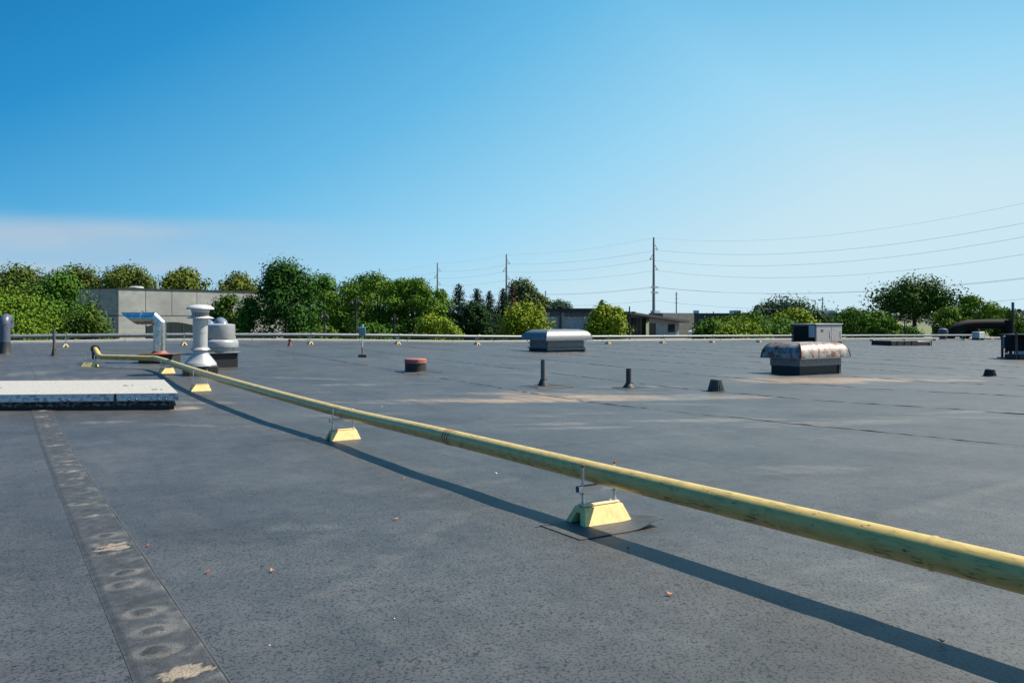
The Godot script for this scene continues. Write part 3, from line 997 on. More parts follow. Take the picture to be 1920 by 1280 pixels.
func gooseneck(label: String, base: Vector3, r: float, h: float, turn: float, m: Material, foot: Material, foot_h: float, group: String) -> void:
	var t := thing("gooseneck_vent", label, "vent pipe", base, turn, group)
	var mb := MB.new()
	mb.lathe([Vector2(r * 1.25, -0.02), Vector2(r * 1.06, 0.05), Vector2(r * 1.04, foot_h), Vector2(r * 0.98, foot_h)], 20)
	part(mb, "sleeve", foot, t)
	mb = MB.new()
	var R := r * 1.25
	var path := [Vector3(0, foot_h - 0.05, 0), Vector3(0, (h - R - r) * 0.6, 0)]
	for i in 11:
		var a := PI * i / 10.0
		path.append(Vector3(R - R * cos(a), h - R - r + R * sin(a), 0))
	path.append(Vector3(2 * R, h - R - r - 0.12, 0))
	mb.tube(path, r, 20)
	part(mb, "bent_pipe", m, t)
	for y: float in [foot_h + 0.05, h - R - r]:
		mb = MB.new()
		mb.lathe([Vector2(r * 1.0, y - 0.015), Vector2(r * 1.04, y - 0.008), Vector2(r * 1.04, y + 0.008), Vector2(r * 1.0, y + 0.015)], 20)
		part(mb, "band", m, t)

func build_left_group() -> void:
	var t: Node3D
	var mb: MB
	# white-topped skylight curb
	var drop := 1.235
	var c := Vector3(-5.66, EYE - drop, -13.1)
	var fx := Vector3(-0.995, 0, 0.10).normalized(); var bx := Vector3(-0.47, 0, -0.883).normalized()
	var L := 4.6; var D := 3.35
	t = thing("hatch_curb", "low weathered white-topped roof hatch with flaking grey sides", "roof hatch", Vector3(c.x, roof_at(c.x, c.z), c.z))
	var y0 := t.position.y
	var lay := func(called: String, m: Material, top: float, bot: float, out: float) -> MeshInstance3D:
		var q := MB.new()
		var P := func(u: float, w: float, y: float) -> Vector3: return fx * u + bx * w + Vector3(0, y, 0)
		var a0: Vector3 = P.call(-out, -out, top); var a1: Vector3 = P.call(L + out, -out, top); var a2: Vector3 = P.call(L + out, D + out, top); var a3: Vector3 = P.call(-out, D + out, top)
		var dn := Vector3(0, bot - top, 0)
		q.quad(a0, a3, a2, a1)
		for e in [[a0, a1], [a1, a2], [a2, a3], [a3, a0]]:
			q.quad(e[0] + dn, e[0], e[1], e[1] + dn)
		q.quad(a0 + dn, a1 + dn, a2 + dn, a3 + dn)
		return part(q, called, m, t)
	var lt := EYE - drop - y0
	lay.call("lid_top", M.lid_top, lt, lt - 0.02, 0.0)
	var side: MeshInstance3D = lay.call("lid_side", M.lid_side, lt - 0.012, lt - 0.125, 0.004)
	lay.call("drip_rail", M.lid_curb, lt - 0.128, lt - 0.165, -0.05)
	lay.call("curb_band", M.lid_curb, lt - 0.168, lt - 0.215, -0.035)
	lay.call("curb", M.black_curb, lt - 0.218, -0.14, -0.06)
	for u in [0.20, 0.32, 0.68, 0.80, 1.76, 1.86, 3.3, 3.42]:
		var q := MB.new()
		q.lathe([Vector2(0.022, 0), Vector2(0.02, 0.010), Vector2(0.012, 0.018), Vector2(0, 0.020)], 10, fx * u - bx * 0.003 + Vector3(0, lt - 0.10, 0.0), Basis(fx, -PI / 2) * Basis.IDENTITY)
		part(q, "bolt", M.zinc, side)
	mb = MB.new()
	mb.box(fx * 1.02 - bx * 0.007 + Vector3(0, lt - 0.066, 0), Vector3(0.035, 0.115, 0.008), Basis(Vector3.UP, 0.1))
	part(mb, "joint_strap", M.black_curb, side)
	for s: Array in [[0.75, 1.75, 0.09], [0.32, 0.75, 0.11], [3.05, 1.5, 0.06]]:
		mb = MB.new()
		for k in 7:
			mb.box(fx * (s[0] + rng.randf_range(-1, 1) * s[2]) + bx * (s[1] + rng.randf_range(-0.04, 0.04)) + Vector3(0, lt + 0.004, 0), Vector3(rng.randf_range(0.02, 0.06), 0.008, rng.randf_range(0.01, 0.03)), Basis(Vector3.UP, rng.randf() * 3))
		part(mb, "debris", M.vent_black, t).set_meta("kind", "stuff")

	# cone-footed stack with a mushroom cap
	var p := at(375, 702)
	t = thing("exhaust_stack", "grey metal exhaust stack with white mushroom cap and conical foot", "exhaust stack", p, YA)
	mb = MB.new(); mb.box(Vector3(0, 0.10, 0), Vector3(0.74, 0.28, 0.74), Basis.IDENTITY, 0.03)
	part(mb, "curb", M.black_curb, t)
	mb = MB.new(); mb.lathe([Vector2(0.40, 0.225), Vector2(0.385, 0.30), Vector2(0.37, 0.315), Vector2(0.185, 0.56), Vector2(0.185, 0.60)], 32)
	part(mb, "cone", M.stack_metal, t)
	mb = MB.new(); mb.lathe([Vector2(0.185, 0.60), Vector2(0.245, 0.635), Vector2(0.24, 0.65), Vector2(0.18, 0.70)], 32)
	part(mb, "storm_collar", M.stack_metal, t)
	mb = MB.new(); mb.lathe([Vector2(0.178, 0.66), Vector2(0.178, 1.06)], 32)
	part(mb, "tube", M.stack_metal, t)
	mb = MB.new(); mb.lathe([Vector2(0.182, 1.06), Vector2(0.182, 1.44)], 32)
	part(mb, "tube", M.stack_metal, t)
	mb = MB.new(); mb.lathe([Vector2(0.18, 1.44), Vector2(0.33, 1.435), Vector2(0.33, 1.45), Vector2(0.21, 1.50)], 32)
	part(mb, "lower_flange", M.white_metal, t)
	mb = MB.new(); mb.lathe([Vector2(0.16, 1.46), Vector2(0.16, 1.66)], 24)
	part(mb, "grille_core", M.zinc, t)
	for i in 28:
		var a := TAU * i / 28
		mb = MB.new(); mb.box(Vector3(cos(a) * 0.20, 1.545, sin(a) * 0.20), Vector3(0.016, 0.10, 0.014), Basis(Vector3.UP, -a))
		part(mb, "grille_bar", M.white_metal, t)
	mb = MB.new(); mb.lathe([Vector2(0.205, 1.59), Vector2(0.225, 1.60), Vector2(0.225, 1.69)], 28)
	part(mb, "cap_band", M.white_metal, t)
	mb = MB.new(); mb.lathe([Vector2(0.22, 1.675), Vector2(0.335, 1.67), Vector2(0.338, 1.685), Vector2(0.32, 1.72), Vector2(0.25, 1.765), Vector2(0.13, 1.79), Vector2(0, 1.797)], 36)
	part(mb, "cap", M.white_metal, t)

	# round fan on a curb
	p = at(411, 687)
	t = thing("upblast_fan", "squat round grey exhaust fan on black curb behind the stack", "exhaust fan", p, YA)
	mb = MB.new(); mb.box(Vector3(0, 0.18, 0), Vector3(0.86, 0.42, 0.86), Basis.IDENTITY, 0.03)
	part(mb, "curb", M.black_curb, t)
	mb = MB.new(); mb.box(Vector3(0, 0.415, 0), Vector3(0.96, 0.05, 0.96), Basis.IDENTITY, 0.012)
	part(mb, "base_plate", M.zinc, t)
	mb = MB.new(); mb.lathe([Vector2(0.42, 0.44), Vector2(0.42, 0.58)], 40)
	part(mb, "neck", M.fan_metal, t)
	mb = MB.new(); mb.lathe([Vector2(0.42, 0.56), Vector2(0.525, 0.565), Vector2(0.53, 0.58), Vector2(0.53, 0.72), Vector2(0.515, 0.755), Vector2(0.46, 0.80), Vector2(0.43, 0.80)], 40)
	part(mb, "wind_band", M.fan_metal, t)
	mb = MB.new(); mb.lathe([Vector2(0.43, 0.82), Vector2(0.435, 0.83), Vector2(0.435, 1.22), Vector2(0.42, 1.235), Vector2(0.30, 1.25), Vector2(0, 1.26)], 40)
	part(mb, "shroud", M.fan_metal, t)
	for i in 6:
		var a := TAU * i / 6 + 0.3
		mb = MB.new(); mb.lathe([Vector2(0.015, 0), Vector2(0.01, 0.01), Vector2(0, 0.012)], 8, Vector3(cos(a) * 0.435, 0.86, sin(a) * 0.435), Basis(Vector3.UP, -a) * Basis(Vector3.BACK, -PI / 2))
		part(mb, "bolt", M.strut, t)
	for k in [[417.0, 594.5, 0.225, 28.5, "taller"], [393.0, 598.5, 0.19, 28.0, "shorter"]]:
		var q := atz(k[0], k[1], k[3])
		var y := roof_at(q.x, q.z)
		gooseneck("%s blue-grey bent vent pipe behind the round fan" % k[4], Vector3(q.x, y, q.z), k[2], q.y - y, 2.2, M.dome_blue, M.black_curb, 0.3, "")

	# shiny elbow duct
	p = at(299, 680)
	t = thing("elbow_duct", "shiny galvanised exhaust duct with elbow opening sideways on a curb", "exhaust duct", p, 0.12)
	mb = MB.new(); mb.box(Vector3(0, 0.11, 0), Vector3(1.0, 0.30, 0.8), Basis.IDENTITY, 0.02)
	part(mb, "curb", M.black_curb, t)
	mb = MB.new(); mb.box(Vector3(0, 0.272, 0), Vector3(1.06, 0.022, 0.86), Basis.IDENTITY, 0.006)
	part(mb, "curb_cap", M.rust_dark, t)
	mb = MB.new(); mb.lathe([Vector2(0.28, 0.28), Vector2(0.24, 0.30), Vector2(0.195, 0.35), Vector2(0.185, 0.37)], 28)
	part(mb, "sealant_collar", M.red_sealant, t)
	var rd := 0.187
	mb = MB.new(); mb.lathe([Vector2(rd, 0.29), Vector2(rd, 0.92)], 32)
	part(mb, "riser", M.shiny_duct, t)
	mb = MB.new(); mb.lathe([Vector2(rd, 0.92), Vector2(rd, 1.13)], 32)
	part(mb, "riser", M.shiny_duct, t)
	# mitred elbow: flat-shaded gores between cut planes
	var joint := func(o: Vector3, nrm: Vector3, ax: Vector3) -> Array:
		var ring := []
		for k in 33:
			var a := TAU * k / 32
			var across := Vector3(0, 0, 1)
			var up := across.cross(ax).normalized()
			var q := o + (across * cos(a) + up * sin(a)) * rd
			ring.append(q + ax * ((o - q).dot(nrm) / ax.dot(nrm)))
		return ring
	var axes := [Vector3(0, 1, 0), Vector3(-0.7071, 0.7071, 0), Vector3(-1, 0, 0)]
	var o1 := Vector3(0, 1.20, 0); var o2: Vector3 = o1 + axes[1] * 0.235
	var n1: Vector3 = (axes[0] + axes[1]).normalized(); var n2: Vector3 = (axes[1] + axes[2]).normalized()
	var o3: Vector3 = o2 + axes[2] * 0.72
	var pieces := [[Vector3(0, 1.12, 0), axes[0], axes[0], o1, n1], [o1, n1, axes[1], o2, n2], [o2, n2, axes[2], o3, Vector3(-0.62, -0.78, 0)]]
	for k in pieces.size():
		var pc: Array = pieces[k]
		var ra: Array = joint.call(pc[0], pc[1], pc[2]); var rb: Array = joint.call(pc[3], pc[4], pc[2])
		mb = MB.new()
		for i in 33:
			var ctr: Vector3 = pc[0] + pc[2] * (ra[i] - pc[0]).dot(pc[2])
			var nr: Vector3 = (ra[i] - ctr).normalized()
			mb.put(ra[i], nr); mb.put(rb[i], nr)
		for i in 32:
			mb.face(2 * i, 2 * i + 1, 2 * i + 3); mb.face(2 * i, 2 * i + 3, 2 * i + 2)
		part(mb, "elbow_gore" if k < 2 else "outlet", M.shiny_duct, t)
	for b: Array in [[Vector3(0, 0.92, 0), axes[0]], [o2 + axes[2] * 0.34, axes[2]], [Vector3(0, 1.12, 0), axes[0]]]:
		mb = MB.new(); mb.tube([b[0] - b[1] * 0.02, b[0] + b[1] * 0.02], rd + 0.006, 28, false)
		mb.box(b[0] + (Vector3(0.03, 0.02, rd + 0.012) if b[1].y > 0.5 else Vector3(0, rd + 0.02, 0)), Vector3(0.07, 0.04, 0.03))
		part(mb, "clamp_band", M.strut if b[1].y < 0.5 else M.shiny_duct, t)

	# pipes at the left
	gooseneck("thick violet-blue bent vent pipe with black foot at the roof's left", at(8, 663), 0.172, 1.42, 1.9, M.vent_blue, M.black_rubber, 0.40, "")
	vent_pipe("slim blue-sleeved vent pipe with dark foot in front of the grey pipe", at(100.5, 667), 0.042, 0.93, M.brown_vent, M.vent_blue, 0.52, 0.0)
	p = at(543, 648.5)
	t = thing("capped_vent", "short rusty brown vent stub with cone foot near the grey pipe", "vent pipe", p)
	mb = MB.new(); mb.lathe([Vector2(0.13, -0.01), Vector2(0.10, 0.05), Vector2(0.06, 0.16)], 16)
	part(mb, "boot", M.brown_vent, t)
	mb = MB.new(); mb.lathe([Vector2(0.055, 0.1), Vector2(0.055, 0.24), Vector2(0.075, 0.245), Vector2(0.07, 0.31), Vector2(0, 0.33)], 16)
	part(mb, "cap", M.brown_vent, t)

	# control box on a post
	p = at(679, 669.5)
	t = thing("control_box", "teal control box with round cap on a thin post and block", "control box", p, 0.25)
	mb = MB.new(); mb.box(Vector3(0, 0.045, 0), Vector3(0.28, 0.11, 0.2), Basis.IDENTITY, 0.012)
	part(mb, "foot_block", M.black_rubber, t)
	mb = MB.new(); mb.lathe([Vector2(0.026, 0.09), Vector2(0.026, 0.36)], 12)
	part(mb, "post", M.rust, t)
	mb = MB.new(); mb.lathe([Vector2(0.022, 0.36), Vector2(0.022, 0.78)], 12)
	part(mb, "post", M.unit_grey, t)
	mb = MB.new(); mb.box(Vector3(0, 0.925, 0), Vector3(0.235, 0.31, 0.15), Basis.IDENTITY, 0.012)
	var hb := part(mb, "housing", M.box_teal, t)
	mb = MB.new(); mb.box(Vector3(0, 0.925, 0.079), Vector3(0.205, 0.28, 0.012), Basis.IDENTITY, 0.004)
	part(mb, "cover", M.box_teal, hb)
	mb = MB.new(); mb.lathe([Vector2(0.055, 1.08), Vector2(0.055, 1.15), Vector2(0.045, 1.175), Vector2(0, 1.18)], 16)
	part(mb, "cap", M.teal_cap, t)

	# round curb with red lid
	p = at(779, 696.5)
	t = thing("round_curb", "black drum-shaped roof curb with a faded red lid", "roof curb", p)
	flashing(t, 1.15, 1.0, YA)
	mb = MB.new(); mb.lathe([Vector2(0.315, -0.02), Vector2(0.30, 0.03), Vector2(0.295, 0.25)], 14, Vector3.ZERO, Basis.IDENTITY, 0.99)
	part(mb, "drum", M.black_curb, t)
	mb = MB.new(); mb.lathe([Vector2(0.295, 0.235), Vector2(0.307, 0.24), Vector2(0.305, 0.345), Vector2(0.29, 0.36), Vector2(0, 0.37)], 36)
	part(mb, "lid", M.red_lid, t)

func build_middle_group() -> void:
	vent_pipe("grey vent pipe with black clamped boot beside the sandy stain", at(1018.5, 723), 0.058, 0.60, M.vent_grey, M.vent_grey, 0.95, 1.0)
	vent_pipe("black vent pipe with crumpled boot beside the sandy stain", at(1179, 727), 0.062, 0.44, M.vent_black, M.vent_black, 0.95, 0.9)
	drain("green ribbed drain strainer beside the sandy stain", at(1343, 733.5), 0.175, 0.105, 0.26, M.drain_green)
	drain("black ribbed drain strainer beyond the rusty hood", at(1857, 705), 0.165, 0.11, 0.20, M.drain_black)
	hood_vent("dull galvanised hooded ventilator in front of the far grey pipe", at(1027, 660), 2.15, 1.5, 0.26, [0.14, 0.54, 1.02], false)
	hood_vent("rust-stained hooded ventilator with braces on a black curb", at(1500, 703.5), 1.95, 1.0, 0.20, [0.26, 0.49, 0.93], true)

func build_right_group() -> void:
	var t: Node3D
	var mb: MB
	# packaged rooftop unit
	var p := at(1531, 643.5) + from_ab(1.55, 1.0)
	t = thing("rooftop_unit", "large pale rooftop air unit with open dark end by far edge", "air unit", p, YA)
	mb = MB.new(); mb.box(Vector3(0.9, 0.73, 0), Vector3(1.3, 1.26, 2.0), Basis.IDENTITY, 0.02)
	part(mb, "cabinet", M.unit_white, t)
	mb = MB.new(); mb.box(Vector3(-0.65, 0.73, 0), Vector3(1.75, 1.26, 2.0), Basis.IDENTITY, 0.02)
	part(mb, "cabinet", M.unit_white, t)
	for i in 16:
		mb = MB.new(); mb.box(Vector3(-1.565, 0.17 + 0.07 * i, 0.0), Vector3(0.07, 0.012, 1.86), Basis(Vector3.BACK, 0.5))
		part(mb, "coil_slat", M.black_rubber, t)
	mb = MB.new(); mb.box(Vector3(-1.535, 0.70, 0.0), Vector3(0.016, 1.14, 1.86))
	part(mb, "coil_face", M.black_rubber, t)
	mb = MB.new(); mb.box(Vector3(-0.05, 1.385, 0), Vector3(3.3, 0.05, 2.12), Basis.IDENTITY, 0.01)
	part(mb, "top_panel", M.unit_grey, t)
	mb = MB.new(); mb.box(Vector3(0, 0.04, 0), Vector3(3.1, 0.12, 1.96))
	part(mb, "base_rail", M.black_curb, t)
	for s: float in [-1, 1]:
		mb = MB.new(); mb.box(Vector3(-1.62, 0.70, s * 0.98), Vector3(0.06, 1.35, 0.06))
		part(mb, "corner_post", M.unit_dark, t)
	mb = MB.new(); mb.box(Vector3(-1.62, 0.85, 0.72), Vector3(0.22, 0.86, 0.45), Basis.IDENTITY, 0.02)
	part(mb, "disconnect_box", M.unit_grey, t)
	mb = MB.new(); mb.box(Vector3(-0.85, 0.92, 1.006), Vector3(0.26, 0.16, 0.02))
	part(mb, "vent_slot", M.unit_dark, t)
	for x: float in [0.12, 1.38]:
		mb = MB.new(); mb.box(Vector3(x, 0.62, 1.012), Vector3(0.10, 0.5, 0.03))
		part(mb, "latch_panel", M.white_metal, t)

	# low black skylight curb
	p = at(1722, 648)
	t = thing("low_curb", "long low black curb with pale cap lying near the far edge", "roof curb", p, YA - 0.15)
	mb = MB.new(); mb.box(Vector3(-1.3, 0.16, -0.8), Vector3(2.6, 0.40, 1.6), Basis.IDENTITY, 0.02)
	part(mb, "curb", M.black_curb, t)
	mb = MB.new(); mb.box(Vector3(0.66, 0.12, -0.7), Vector3(1.3, 0.30, 1.3), Basis.IDENTITY, 0.02)
	part(mb, "lower_box", M.black_curb, t)
	mb = MB.new(); mb.box(Vector3(0.64, 0.285, -0.7), Vector3(1.2, 0.03, 1.2))
	part(mb, "cap", M.edge_metal, t)
	mb = MB.new(); mb.box(Vector3(1.34, 0.15, 0.0), Vector3(0.06, 0.42, 0.06))
	part(mb, "corner_post", M.unit_dark, t)
	for x: float in [-2.0, -1.3, -0.6]:
		mb = MB.new(); mb.box(Vector3(x, 0.18, 0.008), Vector3(0.05, 0.34, 0.03))
		part(mb, "stiffener", M.black_rubber, t)

	# thick black duct on the far edge
	var z := 79.5
	var s := z / FOCAL
	p = atz(1889, 636, z)
	p.y = roof_at(p.x, p.z)
	t = thing("black_duct", "thick black overhead air duct bending down at far right edge", "duct", p)
	var P := func(px: float, py: float, dz := 0.0) -> Vector3: return atz(px, py, z + dz) - p
	mb = MB.new()
	mb.tube(smooth_path([P.call(1779, 634), P.call(1786, 624), P.call(1797, 614), P.call(1815, 609), P.call(1850, 607.5), P.call(1889, 607.5)], 5), 0.50, 20)
	part(mb, "arched_run", M.black_duct, t)
	mb = MB.new()
	mb.tube([P.call(1889, 600), P.call(1889, 612), P.call(1889, 640)], 0.58, 20)
	part(mb, "drop_leg", M.black_duct, t)
	mb = MB.new()
	mb.tube(smooth_path([P.call(1806, 634, 1.6), P.call(1816, 624, 1.2), P.call(1832, 613, 0.6)], 5), 0.44, 16)
	part(mb, "branch", M.black_duct, t)
	mb = MB.new(); mb.box(P.call(1880, 637) + Vector3(-0.6, 0.0, 0.2), Vector3(2.2, 0.30, 1.4), Basis.IDENTITY, 0.05)
	part(mb, "base_plinth", M.black_curb, t)
	p = atz(1900, 630, 78.2); p.y = roof_at(p.x, p.z)
	t = thing("vent_mast", "tall thin dark mast rising beside the black duct", "mast", p)
	var hh := atz(1900, 566.5, 78.2).y - p.y
	mb = MB.new(); mb.lathe([Vector2(0.11, -0.05), Vector2(0.11, hh - 0.7)], 12)
	part(mb, "mast", M.lamp_black, t)
	mb = MB.new(); mb.lathe([Vector2(0.13, hh - 0.75), Vector2(0.13, hh), Vector2(0, hh)], 12)
	part(mb, "head", M.vent_blue, t)

	# blue ventilator beyond the pipe
	p = on_b(1769, 39.8)
	t = thing("turbine_vent", "dark blue round-topped vent beyond the end of the grey pipe", "vent", p)
	mb = MB.new(); mb.lathe([Vector2(0.34, -0.03), Vector2(0.34, 0.42), Vector2(0.42, 0.5)], 16)
	part(mb, "neck", M.unit_dark, t)
	mb = MB.new(); mb.lathe([Vector2(0.42, 0.5), Vector2(0.47, 0.7), Vector2(0.40, 0.95), Vector2(0.2, 1.06), Vector2(0, 1.08)], 20)
	part(mb, "head", M.vent_blue, t)

	# electrical disconnect and frame at the right edge
	p = at(1886, 671)
	t = thing("disconnect_stand", "blue-grey electrical box on dark posts beside black equipment frame", "electrical box", p, 0.15)
	mb = MB.new(); mb.box(Vector3(-0.05, 0.72, 0.06), Vector3(0.27, 0.58, 0.14), Basis.IDENTITY, 0.012)
	part(mb, "box", M.box_teal, t)
	mb = MB.new(); mb.box(Vector3(0.10, 0.72, 0.08), Vector3(0.05, 0.18, 0.08), Basis.IDENTITY, 0.01)
	part(mb, "switch_handle", M.unit_dark, t)
	mb = MB.new(); mb.box(Vector3(0.0, 0.30, 0.06), Vector3(0.13, 0.14, 0.09), Basis.IDENTITY, 0.01)
	part(mb, "small_box", M.box_teal, t)
	mb = MB.new(); mb.lathe([Vector2(0.015, 0.36), Vector2(0.015, 0.45)], 8, Vector3(0, 0, 0.06))
	part(mb, "conduit", M.unit_grey, t)
	for x: Array in [[-0.16, 1.0, 0.07], [0.27, 1.06, 0.12]]:
		mb = MB.new(); mb.box(Vector3(x[0], x[1] / 2, 0), Vector3(x[2], x[1] + 0.04, 0.08))
		part(mb, "post", M.lamp_black, t)
	for y: float in [0.62, 0.44]:
		mb = MB.new(); mb.box(Vector3(0.2, y, -0.02), Vector3(0.8, 0.03, 0.03))
		part(mb, "rail", M.lamp_black, t)
	mb = MB.new(); mb.box(Vector3(0.15, 0.02, 0), Vector3(0.9, 0.05, 0.3))
	part(mb, "sleeper", M.black_rubber, t)
	t = thing("equipment_frame", "black steel equipment housing on a frame behind the electrical box", "equipment", at(1935, 674), 0.1)
	mb = MB.new(); mb.box(Vector3(0.35, 0.70, -0.5), Vector3(1.5, 0.72, 1.2), Basis.IDENTITY, 0.02)
	part(mb, "housing", M.black_duct, t)
	mb = MB.new(); mb.box(Vector3(0.05, 0.31, 0.1), Vector3(1.9, 0.14, 0.08))
	part(mb, "beam", M.box_teal, t)
	mb = MB.new(); mb.box(Vector3(-0.05, 1.10, -0.2), Vector3(2.0, 0.05, 0.9))
	part(mb, "top_rail", M.lamp_black, t)
	mb = MB.new(); mb.box(Vector3(0.2, 0.10, -0.3), Vector3(1.8, 0.26, 0.9), Basis.IDENTITY, 0.02)
	part(mb, "base", M.black_rubber, t)
	for x: float in [-0.8, 0.9]:
		mb = MB.new(); mb.box(Vector3(x, 0.60, 0.1), Vector3(0.08, 1.2, 0.08))
		part(mb, "leg", M.lamp_black, t)

# ------------------------------------------------------------------ trees
func leaf(mb: MB, p: Vector3, out: Vector3, s: float, col: Color) -> void:
	var nr := (out + Vector3(rng.randfn(), rng.randfn(), rng.randfn()) * 0.36 + Vector3(0, 0.15, 0)).normalized()
	var u := nr.cross(Vector3(rng.randfn(), rng.randfn(), rng.randfn())).normalized()
	var w := nr.cross(u)
	var k := rng.randf_range(0.86, 1.14)
	k *= 0.68
	mb.tint = Color(col.r * k * rng.randf_range(0.9, 1.12), col.g * k, col.b * k)
	var l := s * rng.randf_range(0.7, 1.25)
	var i := mb.put(p - u * l, nr); mb.put(p + w * l * 0.55 - nr * l * 0.12, nr); mb.put(p + u * l, nr); mb.put(p - w * l * 0.55 - nr * l * 0.12, nr)
	mb.face(i, i + 2, i + 1); mb.face(i, i + 3, i + 2)

func broadleaf(called: String, label: String, px: float, top: float, wide: float, depth: float, col: Color, style: String, low := 0.12, group := "trees beyond the roof") -> void:
	var base := on_ground(px, depth)
	base.y -= 0.1
	var H := atz(px, top, depth).y - base.y
	var W := wide / FOCAL * depth * (1.28 if style == "feather" else 1.18)
	var t := thing(called, label, "bush" if called.ends_with("bush") else "tree", base, 0.0, group)
	# boughs: puffs on the crown's envelope
	var puffs := []
	var cy := H * (0.5 + low * 0.55); var ry := H * (0.5 - low * 0.55)
	var count := 64 if style == "feather" else 96 if style == "dense" else 58
	for i in count:
		var v := rng.randf_range(-0.95, 1.0)
		var a := rng.randf() * TAU
		var env := sqrt(maxf(0.0, 1.0 - v * v))
		if style == "egg": env = pow(maxf(0.0, 1.0 - pow(absf(v * 0.5 + 0.5), 3.0)), 0.6) * (0.75 + 0.25 * smoothstep(-1.0, -0.4, v))
		if style == "dense": env = pow(maxf(0.0, 1.0 - pow(absf(v), 3.2)), 0.55)
		if style == "cone": env = (1.0 - (v * 0.5 + 0.5)) * 0.95 + 0.08
		if style == "dome": env = sqrt(maxf(0.0, 1.0 - pow(maxf(v, 0.0), 2.0)))
		var rr := env * rng.randf_range(0.35, 0.90)
		if style == "feather": rr = env * rng.randf_range(0.35, 0.95)
		var pr := W * rng.randf_range(0.14, 0.22) * (0.72 if style == "feather" else 1.0)
		puffs.append([Vector3(cos(a) * rr * W / 2, cy + v * (ry - pr * 0.7), sin(a) * rr * W / 2), pr])
	var mb := MB.new()
	var s := clampf(depth * 0.0020, 0.09, 0.30)
	if style == "feather": s *= 0.82
	var area := W * H
	var n := int(clampf(area / (s * s) * 4.4, 6000, 22000) * (1.35 if style == "dense" else 1.0))
	for i in n:
		var q: Array = puffs[rng.randi() % puffs.size()]
		var d := Vector3(rng.randfn(), rng.randfn() * 0.9, rng.randfn()).normalized()
		var rad: float = q[1] * pow(rng.randf(), 0.45) * (1.12 if rng.randf() < 0.9 else 1.45)
		if style == "feather": d.y *= 0.65
		var p: Vector3 = q[0] + d * rad
		if p.y < 0.2: continue
		leaf(mb, p, d, s, col)
	part(mb, "crown", M.leaf_light if style == "feather" or called.begins_with("lime") or called.begins_with("bright") else M.leaf_deep, t)
	var tr := MB.new()
	var wt := clampf(W * 0.028, 0.08, 0.4)
	tr.tube([Vector3(0, -0.2, 0), Vector3(0.05 * W * 0.2, H * 0.2, 0), Vector3(0, H * 0.45, 0.02 * W), Vector3(0, H * 0.8, 0)], [wt * 1.2, wt, wt * 0.7, wt * 0.2], 8)
	for i in mini(14, puffs.size()):
		var q: Array = puffs[i]
		var y0: float = clampf(q[0].y - q[0].length() * 0.35, H * 0.12, H * 0.7)
		var mid: Vector3 = Vector3(q[0].x * 0.45, lerpf(y0, q[0].y, 0.6), q[0].z * 0.45)
		tr.tube([Vector3(0, y0, 0), mid, q[0]], [wt * 0.5, wt * 0.33, wt * 0.1], 5, false)
	part(tr, "trunk", M.bark, t)

func conifer(label: String, px: float, top: float, wide: float, depth: float, col: Color, loose := 0.0) -> void:
	var base := on_ground(px, depth)
	base.y -= 0.1
	var H := atz(px, top, depth).y - base.y
	var W := wide / FOCAL * depth * 1.75
	var t := thing("spruce_tree", label, "tree", base, 0.0, "conifers beyond the roof")
	var mb := MB.new()
	var s := depth * 0.0019
	var y := 0.4
	while y < H * 0.985:
		var f := y / H
		var R := W / 2 * pow(1.0 - f, 0.85) + 0.03
		var k := 7 + int(8 * (1.0 - f))
		for i in k:
			var a := rng.randf() * TAU
			var L := R * rng.randf_range(0.65, 1.12)
			var m := int(6 + L * 10)
			for j in m:
				var g := sqrt((j + rng.randf()) / m)
				var p := Vector3(cos(a) * L * g, y - L * 0.28 * g + L * 0.16 * g * g + rng.randfn() * 0.05, sin(a) * L * g)
				p += Vector3(rng.randfn(), rng.randfn() * 0.5, rng.randfn()) * 0.10 * (1.0 + g)
				leaf(mb, p, Vector3(cos(a), 0.35, sin(a)), s * (1.1 - 0.35 * g) * (0.62 + 0.55 * (1.0 - f)), col)
		y += 0.24 + loose
	part(mb, "crown", M.needle, t)
	var tr := MB.new()
	tr.tube([Vector3(0, -0.2, 0), Vector3(0, H * 0.5, 0), Vector3(0, H * 0.99, 0)], [H * 0.02, H * 0.012, 0.02], 7)
	part(tr, "trunk", M.bark, t)

